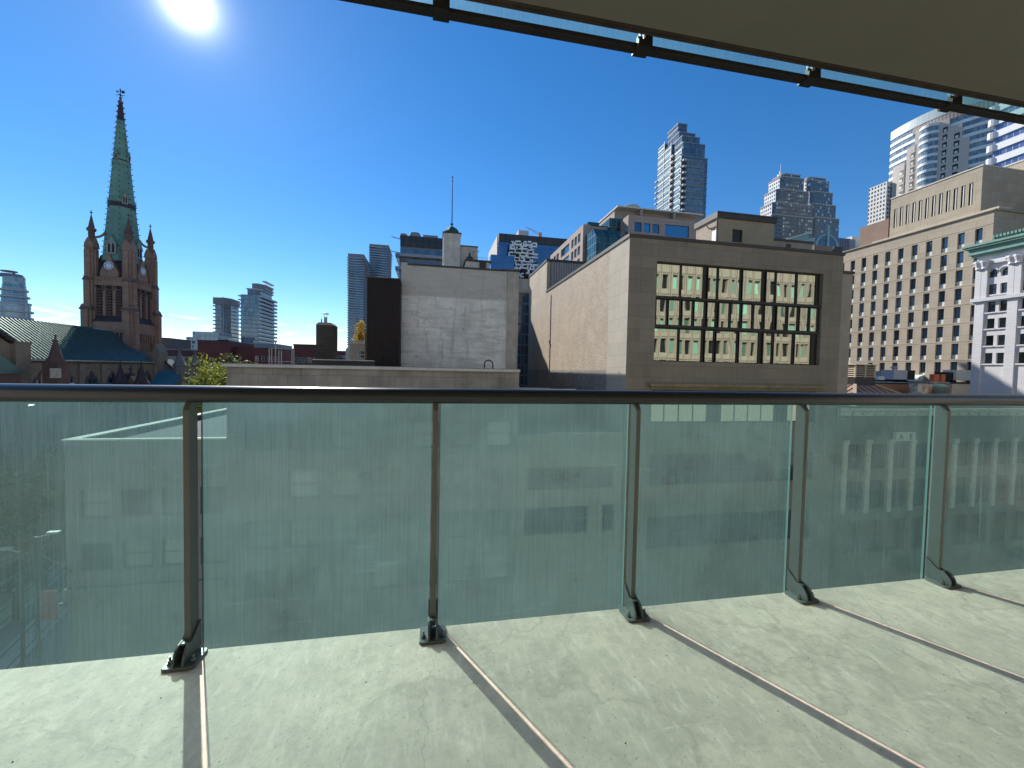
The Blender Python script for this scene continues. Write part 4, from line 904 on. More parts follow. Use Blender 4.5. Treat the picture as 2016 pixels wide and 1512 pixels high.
def tree(x, y, zb_, zt_, rx, n, ls, lm, label, name='tree', group=None, ry=None, cut=.35):
    ry = ry or rx; H = zt_-zb_; hc = H*(1-cut)/2; cz_ = zt_-hc
    t = thing(name, label, 'tree', (x, y, zb_), group)
    tr = MB(); tr.tube((x, y, zb_), (x+.1*rx, y, zb_+H*.5), .05*rx+.12, 8, r2=.03*rx+.06)
    cl = []
    for k in range(max(7, int(n/260))):
        while True:
            p = Vector((random.uniform(-1, 1), random.uniform(-1, 1), random.uniform(-1, 1)))
            if .25 < p.length < 1: break
        c = Vector((x+p.x*rx*.72, y+p.y*ry*.72, cz_+p.z*hc*.75)); cl.append((c, random.uniform(.24, .46)))
        tr.tube((x+.05*rx, y, zb_+H*(.3+.2*random.random())), tuple(c), .025*rx+.03, 5, r2=.012)
    part(tr, 'trunk', M_bark, t)
    lf = MB(); per = n//len(cl)
    for c, s in cl:
        for _ in range(per):
            p = Vector((random.gauss(0, 1), random.gauss(0, 1), random.gauss(0, 1))); p = p.normalized()*(random.random()**.4)
            q = c+Vector((p.x*rx*s, p.y*ry*s, p.z*hc*s*1.05))
            a = Vector((random.gauss(0, 1), random.gauss(0, 1), random.gauss(0, .7))).normalized()*ls*random.uniform(.6, 1.3)
            b = a.cross(Vector((random.gauss(0, 1), random.gauss(0, 1), random.gauss(0, 1)))).normalized()*ls*random.uniform(.35, .7)
            lf.quad(tuple(q-a), tuple(q-b*.9+a*.1), tuple(q+a), tuple(q+b))
    part(lf, 'crown', lm, t); return t
p_ = aY(405, 740, 92); tree(p_.x, 92, GZ, aY(410, 714, 92).z, 6.4, 7200, .30, M_lf1, 'yellow green tree just above the handrail beside the flat roof', cut=.3)
p_ = aY(430, 720, 118); tree(p_.x-2, 118, GZ, aY(405, 688, 118).z, 9.5, 8000, .38, M_lf1, 'taller yellow tipped tree with dark heart in front of the red brick block', cut=.35)
p_ = aY(470, 712, 125); tree(p_.x, 125, GZ, aY(475, 699, 125).z, 9, 4200, .4, M_lf2, 'green treetop showing just over the grey flat roof edge', cut=.5)
# ------------------------------------------------------------------ right-hand side: hotel, tiled building, roofs
HX = 108.0
Yh0, Yh1 = 61.8, aX(1661, 500, HX).y+.5
hzt = aX(1662, 497, HX).z
hot = thing('stone_hotel', 'large sunlit beige stone building with a regular grid of small windows', 'building', (HX, Yh0, 0))
hh = []
for r in range(14):
    for k in range(-1, 10):
        yl = 89.75-2.80*k; z1 = 56.0-3.845*r
        if z1 < 8: continue
        hh.append((yl-1.17, yl, z1-3.28, z1))
hm = facade(MB(), LF(HX), (Yh0, Yh1), (0, hzt), hh, .55)
hm.quad((HX, Yh0, 0), (HX+30, Yh0, 0), (HX+30, Yh0, hzt), (HX, Yh0, hzt)).quad((HX, Yh1, 0), (HX+30, Yh1, 0), (HX+30, Yh1, hzt), (HX, Yh1, hzt)).box(HX+.9, HX+29.9, Yh0+.2, Yh1-.2, 0, hzt-.3)
for r in range(14):
    z1 = 56.0-3.845*r+.30
    if z1 > 8: fbox(hm, LF(HX), Yh0, Yh1, z1, z1+.10, -.05, 0)
part(hm, 'wall', M_hotel, hot)
part(MB().box(HX-.35, HX+30, Yh0-.35, Yh1+.3, hzt+.002, hzt+.22), 'roof_edge', M_hotel, hot)
w0 = None
for h in hh:
    if h[2] < 22: continue
    at = (HX+.5, (h[0]+h[1])/2, h[2])
    if w0 is None:
        mb = MB(); fr = LF(HX)
        for q in ((h[0], h[0]+.06, h[2], h[3]), (h[1]-.06, h[1], h[2], h[3]), (h[0]+.06, h[1]-.06, h[3]-.06, h[3]), (h[0]+.06, h[1]-.06, h[2]+.93, h[2]+1.0), (h[0]+.06, h[1]-.06, h[2], h[2]+.05)): fbox(mb, fr, *q, .40, .52)
        w0 = part(mb, 'window', M_frame, hot, at=at)
        part(fbox(MB(), fr, h[0]+.01, h[1]-.01, h[2]+1.0, h[3]-.01, .5, .54), 'pane', M_blglass, w0, at=at)
        part(fbox(MB(), fr, h[0]+.06, h[1]-.06, h[2]+.05, h[2]+.93, .30, .50), 'pale_panel', M_panelw, w0, at=at)
    else: copy_tree(w0, hot, at)
# plant storeys above
UX = 112.0
u0, u1 = aX(1935, 335, UX).y, aX(1755, 385, UX).y; uz0, uz1 = hzt+.3, (aX(1935, 335, UX).z+aX(1755, 385, UX).z)/2
sl = []
nn = 12
ya, yb = aX(1917, 380, UX).y, aX(1756, 420, UX).y
zz0, zz1 = aX(1840, 425, UX).z, aX(1840, 385, UX).z
for k in range(nn):
    y0_ = ya+(yb-ya)*k/nn; dw = (yb-ya)/nn; sl.append((y0_+.1*dw, y0_+.62*dw, zz0, zz1))
um = facade(MB(), LF(UX), (u0, u1), (uz0, uz1), sl, .8, 0, 1); um.quad((UX, u0, uz0), (UX+22, u0, uz0), (UX+22, u0, uz1), (UX, u0, uz1)).quad((UX, u1, uz0), (UX+22, u1, uz0), (UX+22, u1, uz1), (UX, u1, uz1)).quad((UX, u0, uz1), (UX+22, u0, uz1), (UX+22, u1, uz1), (UX, u1, uz1))  # slot sides take the louvre's dark colour, painting in the recess shade
um.box(UX+.85, UX+21.8, u0+.2, u1-.2, uz0, uz1-.2, 1)
for s in sl: fbox(um, LF(UX), (s[0]+s[1])/2-.10, (s[0]+s[1])/2+.10, s[2], s[3], .1, .3, 2)
ph_ = part(um, 'plant_storey', [M_hotel, M_louv, plain('pale_fin', (.62, .60, .56), .7)], hot)
part(MB().box(UX-.15, UX+22.1, u0-.15, u1+.1, uz1+.002, uz1+.25), 'roof_edge', plain('pale_stone_edge', (.60, .56, .49), .8), ph_)
part(MB().box(HX+.8, UX+.3, Yh0-.2, u1+1.5, uz0+.1, uz0+.55), 'cornice_slab', plain('pale_cornice', (.52, .46, .37), .8), hot)
v0, v1 = u1+.3, aX(1693, 460, UX).y; vz = aX(1720, 440, UX).z
part(MB().box(UX, UX+15, v0, v1, uz0+1.0, vz).box(UX+.5, UX+14.5, v0+.3, v1-.3, uz0-.3, uz0+1.0), 'lift_house', plain('brown_panels', (.245, .165, .125), .8, var=.12), hot)
tX = 128.0; a = aX(1957, 337, tX)
ob = thing('beige_tower', 'plain beige block standing behind the louvred roof storey at the right edge', 'building', (tX, 40, 0))
part(MB().box(tX, tX+14, 20, a.y, 0, a.z), 'wall', M_hotel, ob); part(MB().box(tX-.15, tX+14, 20, a.y+.1, a.z+.002, a.z+.3), 'roof_edge', bpy.data.materials['pale_stone_edge'], ob)

# white glazed-tile building with copper cornice
VX = 86.0
vy1 = aX(1919, 600, VX).y; vy0 = vy1-22
ZV = lambda y: aX(1925, y, VX).z
vb = thing('white_tiled_building', 'ornate white building with green copper cornice at the right edge', 'building', (VX, vy1, 0))
zc0, zc1 = ZV(523), ZV(507)
YV = lambda x, y: aX(x, y, VX).y
bays = [(YV(1960, 600), YV(1943, 600)), (YV(1984, 600), YV(1967, 600))]
bw_ = bays[0][1]-bays[1][1]; bayp = YV(1943, 600)-YV(2009.5, 600)
holes = []; arch = []
for b in range(3):
    for (a, c) in bays:
        a_, c_ = a-b*bayp, c-b*bayp
        for yy0, yy1 in ((597, 617), (629.5, 648.5), (662, 681.5), (695.5, 716)): holes.append((a_, c_, ZV(yy1), ZV(yy0)))
        holes.append((a_, c_, ZV(583.5), ZV(564))); arch.append((a_, c_, ZV(551), ZV(536)))
vm = facade(MB(), LF(VX), (vy0, vy1), (0, zc1), holes+arch, .5)
vm.quad((VX, vy1, 0), (VX+12, vy1, 0), (VX+12, vy1, zc1), (VX, vy1, zc1)).box(VX+.9, VX+12, vy0, vy1-.2, 0, zc1-.2)
for a, c, z0, z1 in arch:                      # round heads: fill the corners of the square hole
    r = (c-a)/2; uc = (a+c)/2
    for s in (-1, 1):
        pts = [(VX+.02, uc+s*r, z1), (VX+.02, uc+s*r, z1-r)]
        for k in range(1, 6): th_ = radians(k*18); pts.append((VX+.02, uc+s*r*cos(th_), z1-r+r*sin(th_)))
        pts.append((VX+.02, uc, z1)); vm.extr(pts, (.46, 0, 0))
    prev = None
    for k in range(11):
        th_ = radians(k*18); q = Vector((VX-.06, uc+(r+.22)*cos(th_), z1-r+(r+.22)*sin(th_)))
        if prev: vm.bar(prev, q, .16, .3, up=(1, 0, 0))
        prev = q
for z0, z1, o in ((ZV(595), ZV(588.5), .55), (ZV(597.5), ZV(595.2), .25), (ZV(525), ZV(521), .35)): fbox(vm, LF(VX), vy0, vy1+.3, z0, z1, -o, 0)
for b in range(4):
    for px__ in (1928, 1940): fbox(vm, LF(VX), YV(px__, 560)-b*bayp-.35, YV(px__, 560)-b*bayp+.35, ZV(588), ZV(533), -.35, 0)
    fbox(vm, LF(VX), YV(1939, 600)-b*bayp, YV(1921, 600)-b*bayp, 0, ZV(597), -.22, 0)
for h in holes: fbox(vm, LF(VX), h[0]-.15, h[1]+.15, h[2]-.22, h[2]-.02, -.18, 0)
vwal = part(vm, 'wall', M_white, vb)
for b in range(4):
    yc = YV(1940, 560)-b*bayp
    for dy_ in (0, YV(1928, 560)-YV(1940, 560)):
        mb = MB(); zc_ = ZV(533)
        mb.lathe([(.34, 0), (.42, .1), (.36, .3), (.55, .9), (.62, 1.05), (.62, 1.3)], (VX-.32, yc+dy_, zc_), 10)
        for s in (-1, 1): mb.lathe([(.05, -.2), (.22, 0), (.05, .2)], (VX-.62, yc+dy_+s*.45, zc_+1.0), 8)
        part(mb, 'capital', M_white, vwal, at=(VX, yc+dy_, zc_))
w0 = None
for h in holes+arch:
    if w0 is None or abs((h[3]-h[2])-hh_) > .05: w0 = simple_window(LF(VX), *h, .42, vb, M_dkglass, M_frame); hh_ = h[3]-h[2]
    else: copy_tree(w0, vb, (VX+.42, (h[0]+h[1])/2, h[2]))
cm_ = MB(); zz = zc1
for z0, z1, o in ((zc1+.01, zc1+.35, .5), (zc1+.36, zc1+1.3, .75), (zc1+1.31, zc1+1.6, 1.15), (zc1+1.61, zc1+1.85, 1.3)): fbox(cm_, LF(VX), vy0, vy1+o, z0, z1, -o, .5)
cm_.extr([(VX-1.25, vy0, zc1+1.86), (VX-1.25, vy1+1.2, zc1+1.86), (VX+.9, vy1, zc1+2.1), (VX+.9, vy0, zc1+2.1)], (0, 0, .1))
part(cm_, 'copper_cornice', M_copper, vb)
dX = VX+1.2; d1 = aX(1957, 490, dX).y; dz0, dz1, dz2 = aX(1957, 492, dX).z, aX(1958, 470, dX).z, aX(1958, 464.5, dX).z
dm = MB()
for k in range(8):
    yy = d1-k*(d1-aX(1979, 480, dX).y); dm.box(dX-.2, dX+.1, yy-.12, yy+.12, dz0, dz1)
dm.box(dX-.25, dX+.1, vy0, d1+.15, dz0-.3, dz0).box(dX-.25, dX+.1, vy0, d1+.15, dz1-.05, dz1+.05)
for k in range(40): dm.box(dX-.5, dX+.1, d1-k*.42-.24, d1-k*.42, dz1+.06, dz2)
pl_ = part(dm, 'copper_attic', M_copper, vb); part(MB().box(dX, dX+6, vy0, d1, dz0-.3, dz1), 'attic_glazing', M_blglass, pl_)
part(MB().box(dX+.2, dX+6, vy0, d1-.1, dz1+.06, dz2), 'awning_backing', plain('yellow_awning', (.60, .58, .34), .8), pl_)

# hipped metal roof with a louvred cupola
QY = 52.0
qx0 = aY(1684, 735, QY).x; qx1 = aY(1724, 735, QY).x; qz0, qz1, qza = aY(1684, 743, QY).z, aY(1684, 718.5, QY).z, aY(1677, 711.5, QY+3).z
qd = 5.5; M_tanm = plain('tan_painted_metal', (.50, .43, .31), .55, var=.08)
hp = thing('hip_roof_building', 'brown metal hip roof with a tan louvred cupola right of the mirrored building', 'building', (qx0, QY, 0))
zba = aY(1684, 755, QY).z
cu_ = MB().box(qx0, qx1, QY, QY+qd, zba-1.0, qz0-.02, 1)
cu_.box(qx0+.12, qx1-.12, QY+.12, QY+qd-.12, qz0-.02, qz1, 2)
for (X, Y) in ((qx0, QY), (qx1-.22, QY), (qx0, QY+qd-.22), (qx1-.22, QY+qd-.22), ((qx0+qx1)/2-.1, QY)): cu_.box(X, X+.22, Y, Y+.22, qz0, qz1)
nl = 6
for k in range(nl):
    z_ = qz0+.08+(qz1-qz0-.15)*k/nl
    cu_.extr([(qx0-.02, QY+.25, z_), (qx0+.12, QY+.25, z_+.13), (qx0+.12, QY+.25, z_+.15), (qx0-.02, QY+.25, z_+.02)], (0, qd-.5, 0))
    cu_.extr([(qx0+.25, QY-.02, z_), (qx0+.25, QY+.12, z_+.13), (qx0+.25, QY+.12, z_+.15), (qx0+.25, QY-.02, z_+.02)], (qx1-qx0-.5, 0, 0))
cu_.box(qx0-.2, qx1+.2, QY-.2, QY+qd+.2, qz1+.002, qz1+.12); cu_.lathe([((qx1-qx0)*.707+.25, 0), (.1, qza-qz1)], ((qx0+qx1)/2, QY+qd/2, qz1+.13), 4, ph=pi/4)
cup = part(cu_, 'cupola', [M_tanm, M_frame, M_louv], hp)
M_brnm = plain('brown_standing_seam', (.36, .245, .195), .5, metal=.2, var=.12, scale=.6)
apx = ((qx0+qx1)/2, QY+qd/2); ze = 18.5; hr = aZ(1716, 778, zba-2.2)
e0 = (qx0-10, QY-8.5); rm = MB()
B = [(qx0-11, QY-9), (qx1+10, QY-9), (qx1+10, QY+qd+9), (qx0-11, QY+qd+9)]
A = [(qx0-.05, QY-.05), (qx1+.05, QY-.05), (qx1+.05, QY+qd+.05), (qx0-.05, QY+qd+.05)]
zb_ = zba-.25
for k in range(4):
    j = (k+1) % 4
    rm.quad((*B[k], ze), (*B[j], ze), (*A[j], zb_), (*A[k], zb_))
    n = 22
    for i in range(n+1):
        t_ = i/n; b_ = Vector((*B[k], ze)).lerp(Vector((*B[j], ze)), t_)
        dirv = (Vector((*A[k], 0))-Vector((*B[k], 0)))
        # seams run straight up the slope until they reach a hip
        if k % 2 == 0: sp_ = abs(A[k][1]-B[k][1]); ul = b_.x; la, lb = sorted((A[k][0], A[j][0])); L0, L1 = sorted((B[k][0], B[j][0])); f_ = 1.0 if la <= ul <= lb else ((ul-L0)/(la-L0) if ul < la else (L1-ul)/(L1-lb)); e_ = Vector((ul, B[k][1]+(A[k][1]-B[k][1])*f_, ze+(zb_-ze)*f_))
        else: ul = b_.y; la, lb = sorted((A[k][1], A[j][1])); L0, L1 = sorted((B[k][1], B[j][1])); f_ = 1.0 if la <= ul <= lb else ((ul-L0)/(la-L0) if ul < la else (L1-ul)/(L1-lb)); e_ = Vector((B[k][0]+(A[k][0]-B[k][0])*f_, ul, ze+(zb_-ze)*f_))
        if (e_-b_).length > .3: rm.bar(b_+Vector((0, 0, .06)), e_+Vector((0, 0, .06)), .10, .16)
    rm.bar((*B[k], ze+.08), (*A[k], zb_+.12), .42, .18, 1)
part(rm, 'roof', [M_brnm, M_tanm], hp)
part(MB().box(B[0][0]+.5, B[1][0]-.5, B[0][1]+.5, B[2][1]-.5, 0, ze-.02), 'wall', M_lbrick, hp)

# stone shopfront building along the street, seen through the right-hand glass
sx0, sx1 = cx1+.1, 118.0; szt = aY(1800, 800, FY).z
sb = thing('pilastered_building', 'dark stone building with pale pilasters and letter panels, seen through the right glass panels', 'building', (sx0, FY, 0))
sh_ = []; np_ = 22; bwid = 3.3
for k in range(np_):
    for z0, z1 in ((9.8, 13.2), (14.6, 17.6), (4.5, 8.4)): sh_.append((sx0+1+k*bwid+.75, sx0+1+k*bwid+bwid-.15, z0, z1))
sm = facade(MB(), FR(FY+.008), (sx0, sx1), (0, szt), sh_, .6); sm.box(sx0+.05, sx1, FY+1, FY+2.4, 0, szt-.3)
part(sm, 'wall', plain('dark_stone', (.15, .14, .11), .9, streak=.3, var=.2), sb)
for k in range(np_+1):
    o = MB().box(sx0+1+k*bwid-.02, sx0+1+k*bwid+.62, FY-.22, FY+.006, 9.4, 18.0).box(sx0+1+k*bwid-.12, sx0+1+k*bwid+.72, FY-.3, FY+.004, 17.6, 18.1)
    part(o, 'pilaster', bpy.data.materials['pale_panel'], sb)
zf_ = aY(1780, 868, FY).z
fr_ = MB().box(sx0, sx1, FY-.35, FY+.006, szt-1.1, szt-.6).box(sx0, sx1, FY-.5, FY+.006, szt-.55, szt-.2); k = sx0
while k < sx1: fr_.box(k, k+.9, FY-.55, FY-.36, szt-.95, szt-.75); k += 1.6
part(fr_, 'cornice', bpy.data.materials['pale_panel'], sb)
sa, sb_ = aY(1764, 858, FY-.3), aY(1802, 858, FY-.3); zl0, zl1 = aY(1780, 868, FY-.3).z, aY(1780, 851, FY-.3).z
sg = part(MB().box(sa.x, sb_.x, FY-.36, FY-.002, zl0, zl1), 'letter_panel', plain('cream_sign_panel', (.60, .56, .44), .8), sb)
lt = MB(); hL = (zl1-zl0)*.62; zb2 = zl0+(zl1-zl0)*.18; cxA = aY(1774, 858, FY-.36).x; cxE = aY(1794, 858, FY-.36).x; wL = hL*.42
lt.bar((cxA-wL, FY-.38, zb2), (cxA, FY-.38, zb2+hL), .03, .12, up=(0, 1, 0)).bar((cxA+wL, FY-.38, zb2), (cxA, FY-.38, zb2+hL), .03, .12, up=(0, 1, 0)).box(cxA-wL*.5, cxA+wL*.5, FY-.4, FY-.365, zb2+hL*.28, zb2+hL*.40)
lt.box(cxE-wL*.6, cxE-wL*.6+.13, FY-.4, FY-.365, zb2, zb2+hL)
for f_ in (0, .44, .88): lt.box(cxE-wL*.6+.13, cxE+wL*.7, FY-.4, FY-.365, zb2+hL*f_, zb2+hL*f_+hL*.12)
part(lt, 'letters', M_frame, sg)
w0 = None
for h in sh_:
    if h[2] < 9 : continue
    if w0 is None or abs(h[3]-h[2]-hh_) > .05: w0 = simple_window(FR(FY), *h, .5, sb, M_dkglass, M_frame); hh_ = h[3]-h[2]
    else: copy_tree(w0, sb, ((h[0]+h[1])/2, FY+.5, h[2]))

# brick buildings with roof plant behind it
RY = 66.0
PXY = lambda x, y, Y: aY(x, y, Y)
bx0, bx1 = aY(1712, 760, RY).x, aY(1807, 760, RY).x; bz = aY(1780, 756, RY).z
ob = thing('orange_brick_building', 'orange brick parapet with air handling plant on its roof, behind the hip roof', 'building', (bx0, RY, 0))
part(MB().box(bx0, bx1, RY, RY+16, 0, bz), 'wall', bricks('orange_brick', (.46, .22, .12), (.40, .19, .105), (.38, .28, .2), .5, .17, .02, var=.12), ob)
part(MB().box(bx0-.1, bx1+.1, RY-.12, RY+16, bz+.002, bz+.25), 'coping', M_cap, ob)
part(MB().box(bx0+.2, bx1-.2, RY+.3, RY+15.7, bz+.255, bz+.30), 'roof', plain('white_roof_sheet_gravel', (.66, .66, .64), .7, var=.15), ob)
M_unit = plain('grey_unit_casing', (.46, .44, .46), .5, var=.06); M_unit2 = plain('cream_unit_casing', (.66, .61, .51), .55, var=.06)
def unit(x0, x1, y0, y1, Y, dep, mat, label, name='air_handling_unit', extra=None):
    a, b = aY(x0, y1, Y), aY(x1, y0, Y); t = thing(name, label, 'roof unit', (a.x, Y, a.z))
    w_, h_ = b.x-a.x, b.z-a.z
    part(MB().box(a.x, b.x, Y, Y+dep, a.z+.12, b.z), 'casing', mat, t, bevel=.02)
    mb = MB()
    for k in range(3): mb.box(a.x+w_*(.04+.32*k), a.x+w_*(.30+.32*k), Y-.03, Y-.002, a.z+.25, b.z-.12)
    part(mb, 'door_panel', mat, t)
    part(MB().box(a.x, a.x+.15, Y, Y+dep, a.z-.2, a.z+.115).box(b.x-.15, b.x, Y, Y+dep, a.z-.2, a.z+.115), 'skid', M_frame, t)
    if extra: extra(t, a, b)
    return t
def fan(t, a, b):
    part(MB().lathe([(.35, 0), (.35, .35), (.7, .45), (.5, .7), (.05, .75)], ((a.x+b.x)/2, RY+3.5, b.z+.002), 14), 'fan_cowl', M_coping, t)
    part(MB().box(b.x+.003, b.x+2.0, RY+2.2, RY+4, a.z+.1, b.z), 'end_box', M_frame, t)
unit(1759, 1787, 729, 748, RY+2.2, 2.4, M_unit, 'grey roof unit with a mushroom fan cowl on the orange brick roof', extra=fan)
unit(1729, 1742, 741, 749, RY+1.5, 1.0, M_panelw, 'small white roof box left of the grey unit', name='condenser_unit')
unit(1734, 1757, 731, 746, RY+8, 3, M_coping, 'pale duct casing behind the small white roof box', name='duct_unit')
unit(1816, 1862, 729, 748, RY+9, 4, plain('lavender_unit', (.46, .45, .50), .5, var=.05), 'long lavender grey roof unit behind two orange clay boxes')
wd = thing('white_duct', 'white wedge shaped duct between two grey roof units', 'duct', tuple(aY(1806, 748, RY+6)))
a, b = aY(1804, 750, RY+6), aY(1824, 736, RY+6)
part(MB().extr([(a.x, RY+6, a.z), (b.x, RY+6, a.z), (b.x, RY+6, b.z), (a.x+.6, RY+6, a.z+.9)], (0, 2, 0)), 'duct', M_panelw, wd)
# masonry pier, clay boxes, urn
NY = 60.0
mp = thing('stone_chimney', 'wide weathered stone chimney with two orange clay pots just over the handrail', 'chimney', tuple(aY(1850, 780, NY)))
a, b = aY(1828, 790, NY), aY(1866, 752, NY)
part(MB().box(a.x, b.x, NY, NY+3, 10, b.z-.35).box(a.x-.25, b.x+.2, NY-.25, NY+3.2, b.z-.34, b.z), 'stack', bricks('worn_stone', (.40, .34, .27), (.30, .26, .2), (.2, .17, .14), 1.0, .5, .03, var=.3, streak=.3), mp)
for x0, x1 in ((1838, 1849), (1853.5, 1862)):
    c, d = aY(x0, 752, NY+.4), aY(x1, 737, NY+.4); part(MB().box(c.x, d.x, NY+.4, NY+1.1, b.z+.002, d.z).box(c.x+.1, d.x-.1, NY+.5, NY+1.0, d.z+.001, d.z+.02, 1), 'clay_pot', [plain('orange_clay', (.55, .16, .07), .8), M_frame] if 'orange_clay' not in bpy.data.materials else [bpy.data.materials['orange_clay'], M_frame], mp)
urn = thing('copper_urn', 'pale green copper urn beside a rust streaked block at the handrail', 'urn', tuple(aY(1847, 785, 57)))
q = aY(1847, 770, 57); r_ = aY(1858, 770, 57).x-q.x; h_ = aY(1847, 756, 57).z-aY(1847, 780, 57).z
part(MB().lathe([(r_*.5, -1.5), (r_*.55, 0), (r_*.75, h_*.35), (r_*1.0, h_*.7), (r_*1.05, h_*.85), (r_*.8, h_*.95), (r_*.5, h_)], (q.x, 57, aY(1847, 780, 57).z), 16), 'bowl', plain('pale_verdigris', (.33, .42, .31), .7, var=.25), urn, smooth=True)
rbk_ = thing('rusty_block', 'white painted masonry block streaked with orange rust', 'parapet block', tuple(aY(1820, 785, 57)))
m, t, p = newmat('rust_streaked_white'); g = N(t, 'ShaderNodeNewGeometry').outputs['Position']
t.links.new(mixc(t, rng(t, noise_n(t, g, .9, 5, .65), .44, .60, 0, .95), (.76, .70, .56), (.48, .20, .06)), p.inputs['Base Color']); p.inputs['Roughness'].default_value = .8
a, b = aY(1806, 790, 57), aY(1836, 757, 57); part(MB().box(a.x, b.x, 57, 58.4, 10, b.z).box(a.x-.08, b.x-.7, 56.9, 58.5, b.z+.002, b.z+.12), 'block', m, rbk_)
# tan brick parapet and its roof things
TY2 = 60.5
tx0_, tx1_ = aY(1874, 760, TY2).x, aY(2012, 760, TY2).x; tz_ = aY(1940, 756.5, TY2).z
tb2 = thing('tan_brick_building', 'tan brick parapet wall with dark flashing at the right end of the handrail', 'building', (tx0_, TY2, 0))
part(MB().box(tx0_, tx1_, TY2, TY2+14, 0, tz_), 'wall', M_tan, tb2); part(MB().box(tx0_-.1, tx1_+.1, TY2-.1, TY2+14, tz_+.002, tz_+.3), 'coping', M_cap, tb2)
part(MB().box(tx1_+.02, tx1_+12, TY2+.5, TY2+10, 0, tz_-.3), 'white_return', M_panelw, tb2)
tz2 = tz_+.31
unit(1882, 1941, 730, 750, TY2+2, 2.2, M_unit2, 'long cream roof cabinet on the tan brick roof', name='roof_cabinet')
unit(1863, 1881, 733, 751, TY2+2.5, 2.0, M_frame, 'dark roof cabinet left of the long cream cabinet', name='roof_cabinet')
rpx0, rpz1, rpz0 = aY(1957, 700, TY2+3).x, aY(1957, 695, TY2+3).z, tz2
rp = thing('ribbed_penthouse', 'rooftop plant room of brown ribbed metal with a hooded vent, right edge', 'plant room', (rpx0, TY2+3, tz2))
mb = MB().box(rpx0, rpx0+14, TY2+3, TY2+11, rpz0, rpz1); k = rpx0+.2
while k < rpx0+12: mb.box(k, k+.17, TY2+2.9, TY2+2.998, rpz0+.1, rpz1-.15); k += .42
k = TY2+3.2
while k < TY2+11: mb.box(rpx0-.1, rpx0-.002, k, k+.17, rpz0+.1, rpz1-.15); k += .42
part(mb, 'ribbed_wall', plain('tan_ribbed_metal', (.33, .30, .24), .5, metal=.2), rp); part(MB().box(rpx0-.15, rpx0+14, TY2+2.85, TY2+11, rpz1+.002, rpz1+.12), 'roof_edge', M_cap, rp)
a, b = aY(1979, 717, TY2+1.4), aY(2004, 704, TY2+1.4); rr = (b.z-a.z)
hd = MB(); pts = [(a.x, TY2+2.9, a.z)]+[(a.x, TY2+2.9-rr*1.3*sin(radians(k*15)), a.z+rr*cos(radians(k*15))) for k in range(7)]
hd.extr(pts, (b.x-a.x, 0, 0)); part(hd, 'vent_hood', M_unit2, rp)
for x0, lab in ((1956, 'smaller clear dome rooflight on the tan roof, left one'), (1979, 'larger dome rooflight on the tan roof, right one')):
    q = aY(x0, 750, TY2+1.2); rd = (aY(x0+10, 750, TY2+1.2).x-q.x)*(.85 if x0 < 1960 else 1.1)
    dm_ = thing('dome_rooflight', lab, 'rooflight', (q.x, TY2+1.2, tz2)); part(MB().lathe([(rd, 0), (rd*.95, rd*.4), (rd*.7, rd*.7), (rd*.35, rd*.88), (.02, rd*.92)], (q.x, TY2+1.2, tz2), 14), 'dome', glassy('dome_plastic', (.30, .34, .32), .25), dm_, smooth=True)
    part(MB().lathe([(rd*1.08, -.1), (rd*1.08, .06), (rd*.98, .06)], (q.x, TY2+1.2, tz2), 14), 'curb', M_coping, dm_)
ls = thing('roof_ladder_frame', 'dark sloping metal frame on the roof left of the ribbed penthouse', 'frame', tuple(aY(1950, 748, TY2+2)))
a, b = aY(1941, 748, TY2+1.5), aY(1962, 734, TY2+1.5); part(MB().bar(tuple(a), tuple(b), .5, .18).tube((b.x, TY2+1.5, tz2), tuple(b), .08, 6).bar(tuple(b), (b.x+.6, b.y, b.z), .5, .15), 'frame', M_frame, ls)
# ------------------------------------------------------------------ towers and blocks in the distance
M_slab = plain('pale_floor_slab', (.50, .50, .50), .7, var=.08, scale=.2)
M_slabd = plain('grey_balcony_slab', (.30, .30, .32), .7, var=.1, scale=.2)
M_ctA = curtain('blue_grey_glazing', (.05, .085, .12), (.16, .21, .26), (.22, .23, .25), 1.6, 3.2, .12, .5)
M_ctN = curtain('navy_grey_glazing', (.025, .05, .09), (.09, .14, .21), (.15, .16, .18), 1.7, 5.2, .14, .7)
M_ctB = curtain('pale_glazing', (.10, .17, .20), (.28, .36, .40), (.50, .54, .55), 1.9, 3.1, .14, .45)
M_ctD = curtain('dark_glazing', (.015, .03, .06), (.05, .09, .15), (.16, .16, .17), 1.5, 3.4, .10, .7)
M_ctBlue = curtain('deep_blue_glazing', (.015, .06, .20), (.025, .10, .30), (.05, .10, .2), 1.5, 4.4, .07, .12, tilt=.006)
M_ctG = curtain('green_atrium_glazing', (.006, .03, .028), (.03, .09, .08), (.12, .17, .16), 1.6, 2.4, .10, .12, ior=1.55, tilt=.03)
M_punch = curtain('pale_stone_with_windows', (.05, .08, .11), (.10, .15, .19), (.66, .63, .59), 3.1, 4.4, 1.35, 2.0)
M_punchd = curtain('shaded_stone_with_windows', (.02, .05, .09), (.08, .13, .17), (.17, .175, .175), 3.1, 4.4, 1.2, 1.9, lit=(.55, .62, .62, 1))  # darker copy of the pale stone; paints the shade on the tiers' fronts
M_wgrid = curtain('white_grid_facade', (.06, .08, .10), (.2, .24, .27), (.52, .54, .54), 3.0, 3.2, 1.1, 1.2)
M_grey = plain('grey_cladding', (.24, .235, .24), .7, var=.1, scale=.1)
def slabs(parent, pts, z0, z1, fh, th, mat, name='floor_slab'):
    cx_ = sum(p[0] for p in pts)/len(pts); cy_ = sum(p[1] for p in pts)/len(pts); o = None; z = z0
    while z < z1:
        if o is None: o = part(MB().prism(pts, z, z+th), name, mat, parent, at=(cx_, cy_, z))
        else: copy_tree(o, parent, (cx_, cy_, z))
        z += fh
